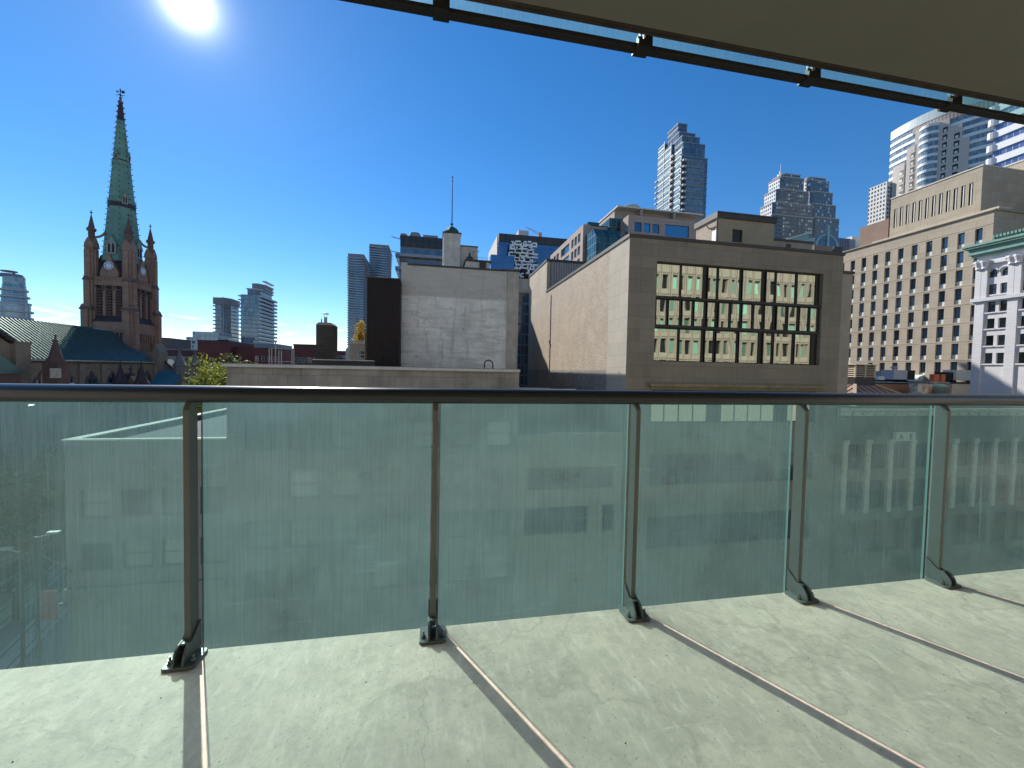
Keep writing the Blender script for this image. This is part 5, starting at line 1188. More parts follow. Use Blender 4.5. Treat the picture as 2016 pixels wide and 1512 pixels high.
def rect(x0, x1, y0, y1, o=0): return [(x0-o, y0-o), (x1+o, y0-o), (x1+o, y1+o), (x0-o, y1+o)]
def T(xl, xc, xr, yt, Y, left=False):
    # footprint and height of an upright box from its three visible vertical edges
    if not left:
        X0, X1 = aY(xl, yt, Y).x, aY(xc, yt, Y).x; Yb = aX(xr, yt, X1).y; return X0, X1, Y, Yb, aY(xc, yt, Y).z
    X0, X1 = aY(xc, yt, Y).x, aY(xr, yt, Y).x; Yb = aX(xl, yt, X0).y; return X0, X1, Y, Yb, aY(xc, yt, Y).z
# far left rounded tower
Y = 250; c = aY(3, 600, Y); zt_ = aY(15, 541, Y).z; rr = aY(34, 600, Y).x-c.x
ft = thing('rounded_tower', 'pale blue rounded apartment tower cut off by the left edge', 'tower', (c.x, Y+rr, 0))
part(MB().lathe([(rr*.86, 0), (rr*.86, zt_-14), (rr*.72, zt_-13.9), (rr*.62, zt_-4), (rr*.60, zt_-3.9), (rr*.60, zt_)], (c.x, Y+rr, 0), 28), 'glazed_body', M_ctB, ft, smooth=False)
slabs(ft, [(c.x+rr*cos(2*pi*k/28), Y+rr+rr*sin(2*pi*k/28)) for k in range(28)], 30, zt_-15, 3.3, .9, M_slab, 'balcony_ring')
for k, f_ in enumerate((.9, .82, .75)): part(MB().lathe([(rr*f_, 0), (rr*f_, .9)], (c.x, Y+rr, zt_-14+k*3.4), 28), 'balcony_ring', M_slab, ft)
part(MB().lathe([(rr*.72, 0), (rr*.60, 1.4)], (c.x-1, Y+rr, zt_+.05), 24).lathe([(rr*.45, 0), (rr*.45, .5)], (c.x-2, Y+rr, zt_+2.6), 24).tube((c.x, Y+rr, zt_+1), (c.x, Y+rr, zt_+2.7), .5), 'roof_disc', M_grey, ft)
# pair of slabs with balconies
X0, X1, Y0, Y1, zt_ = T(421, 448, 470, 586, 380)
ca = thing('balcony_tower', 'grey apartment tower with ribs of thin balconies, left one of the pair', 'tower', (X0, Y0, 0))
xm = X0+(X1-X0)*.45
part(MB().prism([(X0, Y0+2), (xm, Y0+2), (xm+2, Y0), (X1-3, Y0), (X1, Y0+6), (X1, Y1), (X0, Y1)], 0, zt_-4), 'glazed_body', M_ctA, ca)
part(MB().prism([(X0-1.2, Y0+1), (xm, Y0+1), (xm+2, Y0-1), (X1-3, Y0-1), (X1+1, Y0+5), (X1+1, Y1), (X0-1.2, Y1)], zt_-5.5, zt_), 'crown', M_grey, ca)
slabs(ca, [(X0-1.6, Y0+1.4), (X0+5, Y0+1.4), (X0+5, Y0+8), (X0-1.6, Y0+8)], 30, zt_-6, 3.1, .9, M_slabd, 'balcony')
slabs(ca, [(X1-6, Y0+.6), (X1+1.4, Y0+7), (X1+1.4, Y1-4), (X1-6, Y1-4)], 30, zt_-6, 3.1, .75, M_slab, 'balcony')
X0, X1, Y0, Y1, zt_ = T(474, 510, 540, 581, 360)
cb_ = thing('glass_balcony_tower', 'blue glass apartment tower with stepped curved top, right one of the pair', 'tower', (X0, Y0, 0))
part(MB().prism(rect(X0, X1, Y0, Y1), 0, zt_), 'glazed_body', M_ctA, cb_)
slabs(cb_, [(X1-.5, Y0-.4), (X1+2.2, Y0+2), (X1+2.2, Y1+1), (X1-.5, Y1+1)], 30, zt_+1, 3.1, 1.5, M_slab, 'balcony')
slabs(cb_, [(X0-2.0, Y0-.3), (X0+.5, Y0-.3), (X0+.5, Y0+8), (X0-2, Y0+8)], 30, zt_+1, 3.1, .8, M_slab, 'balcony')
z2, z3 = aY(500, 570, Y0).z, aY(510, 557, Y0).z
Xa, Xb = aY(486, 570, Y0).x, aY(493, 560, Y0).x
part(MB().prism([(Xa, Y0+1), (X1-3, Y0+.5), (X1-.5, Y0+4), (X1-.5, Y1-4), (Xa, Y1-4)], zt_, z2), 'upper_storeys', M_ctD, cb_); part(MB().prism([(Xa-.6, Y0+.4), (X1-3, Y0), (X1+.6, Y0+4), (X1+.6, Y1-3), (Xa-.6, Y1-3)], z2+.01, z2+1), 'terrace_edge', M_slab, cb_)
part(MB().prism([(Xb, Y0+3), (X1-2, Y0+2.5), (X1+1, Y0+6), (X1+1, Y1-6), (Xb, Y1-6)], z2+1.01, z3), 'plant_crown', M_grey, cb_)
for k in range(3): part(MB().prism(rect(X1-1, X1+1.6, Y0+9, Y1-5), z2+2+k*3, z2+2.9+k*3), 'balcony', M_slab, cb_)
X0, X1, Y0, Y1, zt_ = T(379, 430, 440, 654, 330)
cw_ = thing('white_apartment_block', 'low white gridded apartment block at the foot of the two towers', 'building', (X0, Y0, 0))
part(MB().box(X0, X1, Y0, Y0+20, 0, zt_).box(X0-4, X0, Y0-.1, Y0+20, 0, zt_-4).box(X0-8, X0-4.002, Y0-.1, Y0+20, 0, zt_-8), 'facade', M_wgrid, cw_)
# wavy twin towers
def wavy(xl, xc, xr, yt, Y, label, seed, fh):
    X0, X1, Y0, Y1, zt_ = T(xl, xc, xr, yt, Y)
    t = thing('wavy_balcony_tower', label, 'tower', (X0, Y0, 0), 'wavy balcony towers')
    part(MB().prism(rect(X0, X1, Y0, Y1), 0, zt_), 'glazed_body', M_ctD, t)
    z = 60; k = 0; rd = random.Random(seed)
    while z < zt_-4:
        pts = []
        for i in range(14):
            u = i/13; o = 1.6+1.6*sin(u*7+z*.035+seed)+.9*sin(u*15-z*.06)
            pts.append((X0-1.5+(X1-X0+3)*u, Y0-max(.25, o)))
        for i in range(1, 10):
            u = i/9; o = 1.4+1.2*sin(u*6+z*.05+seed*2); pts.append((X1+max(.3, o), Y0+(Y1-Y0)*u))
        pts += [(X0-1.5, Y1)]
        part(MB().prism(pts, z, z+1.25), 'balcony_slab', M_slabw, t); z += fh
    part(MB().prism(rect(X0, X1, Y0, Y1, .6), zt_-6, zt_), 'crown', M_grey, t)
M_slabw = plain('white_balcony_front', (.42, .45, .50), .6, var=.35, scale=.05)
wavy(686, 716, 727.5, 501, 700, 'dark tower with wavy balconies, lower one of the two, beside the yellow tree', 1.0, 4.0)
wavy(728, 765, 771, 483, 760, 'dark wavy balcony tower rising behind the brown ribbed block', 4.0, 4.3)
# dark glass block behind the turret
X0, X1, Y0 = aY(788, 470, 115).x, aY(872, 471, 115).x, 115; zt_ = aY(830, 466, 115).z
dk = thing('dark_glass_building', 'dark metal topped glass apartment building behind the green domed turret', 'building', (X0, Y0, 0))
zg1 = aY(830, 487, 115).z
part(MB().box(X0, X1, Y0, Y0+22, zg1, zt_), 'metal_top', curtain('black_metal_panels', (.02, .02, .024), (.035, .035, .04), (.012, .012, .014), 1.7, 4.0, .12, .1, ior=1.5, rough=.4), dk)
part(MB().box(X0, X1, Y0+.3, Y0+22, 0, zg1-.02), 'glazed_body', M_ctD, dk)
slabs(dk, rect(X0-1.2, X1+.1, Y0-.9, Y0+21), 20, zg1-2, 3.55, .75, M_slabd, 'balcony_slab')
xl_ = aY(781, 500, 114).x; bl = MB(); z = 33.0
while z < aY(783, 495, 114).z: bl.box(xl_, X0-.1, Y0-1, Y0+6, z, z+.5).box(xl_, xl_+.12, Y0-1, Y0+6, z+.5, z+1.6).box(xl_, X0-.1, Y0-1, Y0-.9, z+.5, z+1.6, 1); z += 3.55
part(bl, 'end_balconies', [M_slab, M_ctBlue], dk)
for x_, r_ in ((794.5, 1.1), (817, 1.6)):
    q = aY(x_, 466, 117); part(MB().lathe([(r_, 0), (r_, r_*.5), (r_*.8, r_*.95), (r_*.3, r_*1.15)], (q.x, 117.5, zt_), 12), 'roof_vent', M_grey, dk)
q0, q1 = aY(833, 468, 116).x, aY(862, 468, 116).x; part(MB().box(q0, q1, 116, 124, zt_, zt_+.9), 'roof_box', M_grey, dk)
part(MB().bar((X0-.1, Y0+3, zt_-.2), (X0-2.6, Y0+3, zt_+.3), .15, .15).bar((X0-.1, Y0+3, zt_-4), (X0-3, Y0+3, zt_-3.6), .15, .15), 'davit_arm', M_frame, dk)
# narrow glazed block seen in the gap beside the buff brick wall
q0, q1, zt_ = aY(1016, 560, 86).x, aY(1046, 560, 86).x, aY(1030, 549, 86).z
gp = thing('infill_glass_building', 'narrow sliver of blue glazed building between blank concrete wall and buff brick', 'building', (q0, 86, 0))
part(MB().box(q0, q1, 86, 100, 0, zt_-3), 'glazing', curtain('sliver_glazing', (.02, .05, .09), (.06, .14, .20), (.14, .16, .17), .8, 2.2, .12, .35), gp); part(MB().box(q0, q1, 85.8, 100, zt_-3+.01, zt_), 'concrete_top', bpy.data.materials['bare_concrete'], gp)
# blue glass block with white woven balconies
Y0 = 175; X0, X1 = aY(982.5, 460, Y0).x, aY(1125, 470, Y0).x; zt_ = aY(983, 459, Y0).z; Yb = aX(963, 492, X0).y
bb = thing('blue_glass_building', 'deep blue glass building with tangled white balcony boxes on its front', 'building', (X0, Y0, 0))
zb_ = aY(1000, 476, Y0).z
part(MB().box(X0, X1, Y0, Yb, zb_, zt_), 'dark_top_band', curtain('dark_top_panels', (.03, .03, .03), (.045, .045, .045), (.09, .085, .07), 1.8, 30, .15, .1, ior=1.4, rough=.5), bb)
part(MB().box(X0+.1, X1, Y0+.4, Yb, 0, zb_-.01), 'glazing', M_ctBlue, bb)
part(MB().box(X0-.3, X0-.01, Y0+3, Yb, 0, zt_), 'concrete_flank', bpy.data.materials['precast_concrete'], bb)
part(MB().box(X0-4, X0+6, Y0-5, Y0+.3, 0, aY(990, 509, Y0).z), 'glazed_wing', M_ctBlue, bb)
l0, l1, lz1, lz0 = aY(1003, 500, Y0-3).x, aY(1050, 500, Y0-3).x, aY(1025, 477, Y0-3).z, aY(1025, 545, Y0-3).z
lat = MB(); rd = random.Random(5); nr = 9
lat.box(l0+.3, l1-.3, Y0-2.2, Y0+.35, lz0, lz1, 1)
for r_ in range(nr):
    z = lz0+(lz1-lz0)*r_/nr; h_ = (lz1-lz0)/nr; x = l0+rd.uniform(-.8, .3)
    while x < l1:
        w_ = rd.uniform(1.2, 3.2); k = rd.random()*.8; th = rd.uniform(.42, .7); yo = Y0-3.2-rd.uniform(0, .9); dz = rd.uniform(-.35, .35)
        if k < .72:
            lat.box(x, x+w_, yo, Y0-2, z+dz, z+dz+th)
            if rd.random() < .6: lat.box(x, x+th, yo, Y0-2, z+dz+th, z+dz+h_*.9)
            if rd.random() < .5: lat.box(x+w_-th, x+w_, yo, Y0-2, z+dz+th, z+dz+h_*.85)
            if rd.random() < .5: lat.box(x+th, x+w_, yo+.1, Y0-2, z+dz+h_*.85, z+dz+h_*.85+th)
        if rd.random() < .5: lat.box(x+.2, x+w_*.8, yo+.2, yo+.9, z+dz+th+.002, z+dz+th+rd.uniform(.5, 1.2), 2)
        x += w_+rd.uniform(-.2, .5)
part(lat, 'woven_balconies', [plain('white_balcony_box', (.78, .79, .80), .6, var=.05), M_louv, plain('terrace_planting', (.05, .08, .035), .9, var=.4, scale=1.5)], bb)
q0, q1 = aY(1021, 458, Y0+8), aY(1041, 458, Y0+8)
part(MB().box(q0.x, q1.x, Y0+8, Y0+14, zt_, aY(1030, 453.5, Y0+8).z), 'lift_overrun', bpy.data.materials['precast_concrete'], bb)
cr_ = thing('tower_crane', 'thin pinkish crane jib poking up over the blue glass building', 'crane', tuple(aY(1063, 463, 200)))
a, b = aY(1035, 446.5, 200), aY(1063, 463.5, 200)
mb = MB()
for d in (0, .7): mb.tube(tuple(a+Vector((0, 0, 0))), tuple(b+Vector((0, 0, d*1.5))), .10, 5)
for k in range(12): t_ = k/12; mb.tube(tuple(a.lerp(b, t_)), tuple((a.lerp(b, min(1, t_+.06)))+Vector((0, 0, 1.05*t_))), .06, 4)
part(mb, 'jib', plain('faded_red_steel', (.50, .33, .30), .6), cr_); part(MB().box(b.x-.9, b.x+.9, 199.5, 200.5, b.z-.6, b.z+1.3).tube((b.x, 200, 20), (b.x, 200, b.z), .5, 6), 'mast', bpy.data.materials['faded_red_steel'], cr_)
# pink granite office block with green atrium
K9 = lambda x, y, Y: aY(1070+x/5.93, 390+y/5.93, Y)
gY = 112.0
gX = K9(465, 305, gY).x; gYb = aX(1084, 496, gX).y; gz = K9(465, 305, gY).z
gr = thing('granite_office_building', 'pink granite office block with green glass atrium and blue windows', 'building', (gX, gY, 0))
hl = []
def LX(x, y): return aX(1070+x/5.93, 390+y/5.93, gX)
for xa, xb, n in ((320, 435, 3), (205, 302, 1), (85, 187, 3)):
    ya_, yb_ = LX(xb, 500).y, LX(xa, 560).y; w_ = (yb_-ya_)/n
    za, zb2 = LX(435, 398).z, LX(435, 500).z; dz = LX(430, 548).z-za
    for r_ in range(3):
        for k in range(n): hl.append((ya_+k*w_+(.12*w_ if n > 1 else 0), ya_+(k+1)*w_-(.12*w_ if n > 1 else 0), zb2+dz*r_, za+dz*r_))
gm = facade(MB(), LF(gX), (gY, gYb), (0, gz), hl, .4); gx2 = K9(552, 320, gY).x
gm.quad((gX, gY, 0), (gx2, gY, 0), (gx2, gY, gz), (gX, gY, gz)).quad((gX, gY, gz), (gx2+20, gY, gz), (gx2+20, gYb, gz), (gX, gYb, gz)).box(gX+.6, gx2+20, gY+.2, gYb, 0, gz-.2)
part(gm, 'wing_wall', M_granite, gr)
for h in hl: simple_window(LF(gX), *h, .36, gr, M_blglass, M_panelw, mid=False)
mY = 106.0; mx0, mx1 = K9(990, 300, mY).x, K9(1900, 300, mY).x; mz = K9(1300, 225, mY).z
hl = []
for xa, xb, y0_, y1_ in ((1062, 1146, 282, 393), (1168, 1246, 295, 403), (1272, 1352, 306, 412), (1420, 1700, 318, 455)):
    hl.append((K9(xa, 350, mY).x, K9(xb, 350, mY).x, K9((xa+xb)/2, y1_, mY).z, K9((xa+xb)/2, y0_, mY).z))
mm = facade(MB(), FR(mY), (mx0, mx1), (0, mz), hl, .35); mm.quad((mx0, mY, 0), (mx0, mY+30, 0), (mx0, mY+30, mz), (mx0, mY, mz)).quad((mx0, mY, mz), (mx1, mY, mz), (mx1, mY+30, mz), (mx0, mY+30, mz)).box(mx0+.3, mx1, mY+.6, mY+29, 0, mz-.2)
part(mm, 'main_wall', M_granite, gr)
for h in hl: simple_window(FR(mY), *h, .30, gr, glassy('blue_office_glass', (.01, .09, .22), .08, 2.0) if 'blue_office_glass' not in bpy.data.materials else bpy.data.materials['blue_office_glass'], M_frame, mid=False)
uY = 112.0; ux0, uz = K9(830, 130, uY).x, K9(830, 128, uY).z; uyb = aX(1178, 436, ux0).y
part(MB().box(ux0, mx1+1, uY, uyb, mz-2.5, uz-.25), 'upper_storey', M_granite, gr)
part(MB().box(ux0-.25, mx1+1.5, uY-2.5, uyb+.2, uz-.24, uz+.12), 'roof_slab', bpy.data.materials['pale_stone_edge'], gr)
sh2 = MB()
for x_ in (1145, 1530): q = K9(x_, 200, uY-2); sh2.box(q.x-.4, q.x+.4, uY-2, uY-.01, mz+.01, uz-.25)
part(sh2, 'roof_struts', M_granite, gr)
q0, q1 = K9(968, 120, 118), K9(1165, 120, 118); rr = (q1.x-q0.x)/2
part(MB().lathe([(rr, 0), (rr, K9(1060, 75, 118).z-uz), (rr*.9, K9(1060, 66, 118).z-uz)], ((q0.x+q1.x)/2, 118+rr, uz), 24), 'water_tank', plain('tank_concrete', (.36, .34, .28), .8, var=.1), gr)
tY = 104.0; ax_, ayb, atz, az2 = K9(617, 400, tY).x, 0, K9(635, 352, tY+1.5).z, K9(617, 440, tY).z
ayb = aX(1150, 478, ax_).y
ag = MB(); 
ag.extr([(ax_, tY, 0), (ax_, tY, az2), (ax_+.0, tY+2.2, atz), (ax_, min(ayb, gY-.3), atz-.2), (ax_, min(ayb, gY-.3), 0)], (mx0-ax_-.05, 0, 0))
part(ag, 'atrium', M_ctG, gr)
q0, q1, zz = K9(770, 300, 111).x, K9(985, 300, 111).x, K9(860, 238, 111).z
part(MB().box(q0, q1, 111, 118, atz-1, zz).box(K9(520, 350, 113).x, K9(650, 350, 113).x, 113, 118, atz-4, K9(600, 283, 113).z), 'upper_atrium', M_ctG, gr)
# stepped glass condominium
gt = thing('stepped_glass_tower', 'tall glass apartment tower with stepped crown, right of centre', 'tower', tuple(aY(1345, 420, 320)))
Kc = lambda x, y: (1280+x/7.2, 230+y/7.2)
Yc = 320.0
X0 = aY(*Kc(455, 800), Yc).x
yf = lambda x, y=900: aX(*Kc(x, y), X0).y
def vol(i, xf, xc, xr, yt, nm):
    # volumes share the lit left plane; xf far edge, xc near corner, xr right edge of the dark front (crop pixels)
    Y = aX(*Kc(xc, yt+60), X0).y if xc != 455 else Yc+i*.05
    Xl = X0+.05*i; X1 = aY(*Kc(xr, yt), Y).x; zt_ = aY(*Kc(xc, yt), Y).z; Yb = max(yf(xf, yt+60), Y+4)
    part(MB().box(Xl, X1, Y, Yb, 0, zt_), nm, M_ctN, gt); part(MB().box(Xl-.3, X1+.3, Y-.3, Yb+.3, zt_+.01, zt_+.9), 'parapet', M_grey, gt); return Xl, X1, Y, Yb, zt_
vol(1, 250, 395, 525, 100, 'core'); vol(2, 215, 312, 640, 318, 'setback_volume'); vol(3, 300, 410, 640, 222, 'setback_volume'); vol(4, 400, 452, 705, 275, 'setback_volume')
a1 = vol(5, 360, 455, 780, 365, 'upper_body'); a2 = vol(0, 120, 455, 815, 560, 'glazed_body')
Xf0, Xf1 = aY(*Kc(515, 800), Yc-3).x, aY(*Kc(830, 600), Yc-3).x; zf3 = aY(*Kc(520, 590), Yc-3).z
part(MB().box(Xf0, Xf1-4, Yc-3, Yc-.01, 0, zf3), 'front_bay', M_ctA, gt)
for xa, xb, yt in ((120, 205, 365), (212, 300, 385), (360, 448, 440)):
    za = aX(*Kc(xb, yt), X0-1.2).z
    part(MB().box(X0-1.2, X0-.01, yf(xb), yf(xa), 0, za), 'side_bay', M_ctB, gt)
    slabs(gt, rect(X0-1.45, X0-1.21, yf(xb), yf(xa)), 60, za, 5.2, .9, M_panelw, 'floor_band')
    part(MB().box(X0-1.6, X0-1.2, yf(xb)-.5, yf(xb)-.01, 0, za+.8), 'corner_fin', M_panelw, gt)
for xa, xb in ((303, 350), (450, 456)): slabs(gt, rect(X0-2.6, X0-.01, yf(xb)+.3, yf(xa)-.3), 60, aX(*Kc((xa+xb)/2, 560), X0).z, 5.2, 1.4, M_slab, 'balcony')
slabs(gt, rect(X0-1.0, Xf0-.1, Yc-3.2, Yc-.4), 60, aY(*Kc(480, 600), Yc).z, 5.2, 1.4, M_slab, 'balcony')
slabs(gt, rect(X0-2.2, X0-.01, yf(95), yf(122)), 60, aX(*Kc(110, 900), X0).z, 5.2, 1.2, M_slab, 'balcony')
slabs(gt, rect(Xf1-6, a2[1]+.25, Yc-.45, Yc-.05), 60, a2[4], 5.2, .7, M_grey, 'floor_band'); slabs(gt, rect(Xf0+.2, Xf1-4.2, Yc-3.4, Yc-3.01), 60, zf3, 5.2, .7, M_grey, 'floor_band')
# stepped stone twin towers
def stepped(tiers, Yq, label, grp):
    t = None; K = lambda x, y: (1400+x/6.72, 320+y/6.72)
    for i, (xf, xc, xr, yt) in enumerate(tiers):
        Y = Yq-i*3.5
        X0 = aY(*K(xc, yt), Y).x; X1 = aY(*K(xr, yt+20), Y).x; zt_ = aY(*K(xc, yt), Y).z; Yb = aX(*K(xf, yt+80), X0).y
        if t is None: t = thing('stepped_stone_tower', label, 'tower', (X0, Y, 0), grp)
        mb = MB(); ch_ = 3.0
        mb.poly([(X0, Y+ch_, 0), (X0, Yb, 0), (X0, Yb, zt_), (X0, Y+ch_, zt_)], 0)
        mb.poly([(X0, Y+ch_, 0), (X0+ch_, Y, 0), (X0+ch_, Y, zt_), (X0, Y+ch_, zt_)], 1).poly([(X0+ch_, Y, 0), (X1, Y, 0), (X1, Y, zt_), (X0+ch_, Y, zt_)], 1)
        mb.poly([(X1, Y, 0), (X1, Yb, 0), (X1, Yb, zt_), (X1, Y, zt_)], 1).poly([(X0, Y+ch_, zt_), (X0+ch_, Y, zt_), (X1, Y, zt_), (X1, Yb, zt_), (X0, Yb, zt_)], 2)
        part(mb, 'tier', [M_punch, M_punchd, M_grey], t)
        part(MB().prism([(X0-.4, Y+ch_), (X0+ch_, Y-.4), (X1+.4, Y-.4), (X1+.4, Yb), (X0-.4, Yb)], zt_+.01, zt_+1.2), 'parapet', plain('tier_parapet', (.42, .41, .39), .8) if 'tier_parapet' not in bpy.data.materials else bpy.data.materials['tier_parapet'], t)
    return t
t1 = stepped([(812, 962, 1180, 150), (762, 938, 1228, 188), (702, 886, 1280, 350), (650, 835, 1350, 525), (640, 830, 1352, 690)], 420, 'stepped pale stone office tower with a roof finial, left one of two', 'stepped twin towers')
q = aY(1400+935/6.72, 320+150/6.72, 430); part(MB().lathe([(3.5, 0), (3.2, 4), (1.2, 5), (1, 8), (.3, 9), (.25, 17)], (q.x, 432, q.z-4), 10), 'finial', plain('white_finial', (.75, .74, .72), .6), t1)
stepped([(1235, 1305, 1515, 195), (1228, 1290, 1562, 230), (1228, 1330, 1610, 382), (1240, 1345, 1652, 545), (1240, 1360, 1696, 722)], 445, 'stepped stone office tower with dark shaded fronts, right one of two', 'stepped twin towers')
# green gables
K = lambda x, y, Y: aY(1400+x/6.72, 320+y/6.72, Y)
gg = thing('green_gabled_building', 'pale green gabled roof with a dark arched window, behind the stone penthouse', 'building', tuple(K(1300, 1100, 240)))
M_pgr = plain('pale_green_roof', (.30, .42, .38), .6, var=.08)
a, b, c_, d_ = K(1000, 1035, 240), K(1290, 940, 240), K(1290, 1060, 240), K(1000, 1085, 240)
part(MB().extr([tuple(a), tuple(b), tuple(c_), tuple(d_)], (0, 25, 0)), 'sloped_roof', M_pgr, gg)
part(MB().bar(tuple(a+Vector((-1, -1, .6))), tuple(b+Vector((.5, -1, .6))), 2, 1.0), 'roof_edge', bpy.data.materials['pale_stone_edge'], gg)
a, b, c_ = K(1290, 1025, 238), K(1375, 985, 238), K(1375, 1130, 238)
q0, q1, qb = K(1380, 1100, 235), K(1690, 1100, 235), K(1530, 1180, 235).z
pts = [(q0.x, 235, qb), (q1.x, 235, qb)]
cx_, rx_ = (q0.x+q1.x)/2, (q1.x-q0.x)/2; zt_ = K(1535, 945, 235).z; zc_ = K(1535, 1110, 235).z
for k in range(13): a_ = radians(k*15); pts.append((cx_+rx_*cos(a_), 235, zc_+(zt_-zc_)*sin(a_)))
part(MB().extr(pts, (0, 20, 0)), 'arched_gable', M_pgr, gg)
pts = [(cx_+rx_*.82*cos(radians(k*18)), 234.8, zc_+(zt_-zc_)*.88*sin(radians(k*18))) for k in range(11)]+[(cx_-rx_*.45, 234.8, qb), (cx_+rx_*.45, 234.8, qb)]
part(MB().extr(pts, (0, .15, 0)), 'arched_window', M_ctD, gg); part(MB().box(cx_-.9, cx_+.9, 234.3, 234.75, qb, zt_+6), 'mast', M_pgr, gg)
part(MB().extr([(q0.x-12, 236, qb), (q0.x+.5, 236, qb), (q0.x+.5, 236, K(1380, 990, 236).z), (q0.x-12, 236, K(1290, 1040, 236).z)], (0, 20, 0)), 'side_roof', M_pgr, gg)
q0, q1, zt_ = aY(1651, 480, 380).x, aY(1684, 480, 380).x, aY(1668, 470, 380).z
fb_ = thing('far_ribbed_tower', 'far grey blue ribbed block peeping left of the brown lift house', 'tower', (q0, 380, 0))
mb = MB().box(q0, q1, 380, 400, 0, zt_)
for k in range(7): mb.box(q0+k*2.2, q0+k*2.2+.9, 379, 379.99, 0, zt_)
part(mb, 'facade', plain('blue_grey_panels', (.26, .28, .36), .6), fb_); part(MB().box(q1+.1, q1+12, 384, 400, 0, aY(1690, 466, 384).z), 'white_wing', M_panelw, fb_)

# tall curved tower at the right, and the striped one beside it
Yn = 285.0; pn_ = aY(1956, 300, Yn); P0 = Vector((pn_.x, Yn))
a0, a1 = radians(-36), radians(15)
def arc(L, n=48):
    p = P0.copy(); out = [p.copy()]
    for k in range(n):
        a = a0+(a1-a0)*(k+.5)/n; p = p+Vector((sin(a), cos(a)))*(L/n); out.append(p.copy())
    return out
def pxof(p, z):
    d = Vector((p.x, p.y, z-EZ)); return 1008+FPX*d.dot(vr)/d.dot(vx), 756-FPX*d.dot(vu)/d.dot(vx)
lo_, hi_ = 10, 400
for _ in range(40):
    L = (lo_+hi_)/2; A_ = arc(L)
    if pxof(A_[-1], 150)[0] > 1742: lo_ = L
    else: hi_ = L
A_ = arc(L)
zt_ = 100.0
for _ in range(60):
    if pxof(A_[-1], zt_)[1] > 264: zt_ += 4
ct = thing('curved_tower', 'tall curved pale tower with white bands and stone shafts, upper right', 'tower', (P0.x, P0.y, 0))
NRM = []
for k in range(len(A_)):
    d = (A_[min(k+1, len(A_)-1)]-A_[max(k-1, 0)]).normalized(); NRM.append(Vector((-d.y, d.x)))
back = [(A_[-1].x+60, A_[-1].y+5), (P0.x+60, P0.y-5)]
M_ctC = plain('ribbon_glazing', (.10, .15, .19), .08, var=.5, scale=.6, ior=2.0)
part(MB().prism([tuple(p) for p in A_]+back, 0, zt_-9), 'glazed_body', curtain('curved_glazing', (.07, .11, .15), (.25, .33, .40), (.20, .23, .25), 1.4, 3.9, .25, .1), ct)
def ribbon(i0, i1, off, z0, z1):
    return [tuple(A_[k]+NRM[k]*off) for k in range(i0, i1+1)]+[tuple(A_[k]+NRM[k]*.02) for k in range(i1, i0-1, -1)]
fh = 7.2
slabs(ct, ribbon(0, 48, .5, 0, 1), zt_-9-fh*20, zt_-10, fh, 3.0, plain('white_band', (.66, .70, .71), .5, var=.05), 'white_band')
part(MB().prism(ribbon(0, 48, .6, 0, 1), zt_-9, zt_), 'crown', curtain('crown_panels', (.44, .52, .53), (.52, .58, .58), (.34, .40, .42), 2.2, 40, .2, .1, ior=1.5, rough=.4), ct)
part(MB().prism(ribbon(0, 34, 1.0, 0, 1), zt_-16, zt_-10), 'stone_frieze', curtain('frieze_panels', (.40, .34, .30), (.44, .38, .33), (.22, .19, .18), 2.4, 60, .9, .1, ior=1.4, rough=.7), ct)
def idx(px):
    return min(range(len(A_)), key=lambda k: abs(pxof(A_[k], 180)[0]-px))
def zat(k, py):
    z = 80.0
    while pxof(A_[k], z)[1] > py and z < 400: z += .5
    return z
M_shaft2 = plain('tower_precast', (.52, .47, .43), .85, var=.06, scale=.2)
w0 = None
for xa, xb, yt, wins in ((1757, 1779, 325, (.55, .95)), (1780, 1801, 288, (.42, .82)), (1797, 1808, 256, None), (1838, 1862, 238, (.50, .88)), (1861, 1884, 249, (.42, .85)), (1883, 1899, 272, None)):
    i1, i0 = idx(xa), idx(xb)
    if i1 <= i0: i1 = i0+1
    top = zat((i0+i1)//2, yt); sf = part(MB().prism(ribbon(i0, i1, 2.2, 0, 1), 0, top), 'stone_shaft', M_shaft2, ct)
    if wins:
        pa, pb_ = A_[i1]+NRM[i1]*2.22, A_[i0]+NRM[i0]*2.22; n_ = NRM[(i0+i1)//2]; d = pb_-pa
        q0, q1 = pa+d*wins[0], pa+d*wins[1]; z = top-12; o = None
        while z > 90:
            c_ = (q0.x, q0.y, z)
            if o is None:
                mb = MB(); e3 = Vector((n_.x, n_.y, 0)); A3, B3 = Vector((q0.x, q0.y, z)), Vector((q1.x, q1.y, z))
                for (za, zb2, ta, tb_) in ((0, 4.2, 0, 1),): mb.extr([tuple(A3+e3*.05), tuple(B3+e3*.05), tuple(B3+e3*.05+Vector((0, 0, 4.8))), tuple(A3+e3*.05+Vector((0, 0, 4.8)))], e3*.1)
                m5 = A3.lerp(B3, .22); m6 = A3.lerp(B3, .78)
                mb.extr([tuple(m5+e3*.16+Vector((0, 0, .3))), tuple(m6+e3*.16+Vector((0, 0, .3))), tuple(m6+e3*.16+Vector((0, 0, 2.6))), tuple(m5+e3*.16+Vector((0, 0, 2.6)))], e3*.1, 1)
                o = part(mb, 'window', [M_frame, M_panelw], sf, at=c_)
            else: copy_tree(o, sf, c_)
            z -= fh
i1, i0 = idx(1802), idx(1841); cm2 = (A_[i1]+A_[i0])/2; rb_ = (A_[i1]-A_[i0]).length/2; ztb = zat((i0+i1)//2, 255)
part(MB().lathe([(rb_, 0), (rb_, ztb)], (cm2.x, cm2.y, 0), 32), 'bow_glazing', bpy.data.materials['curved_glazing'], ct)
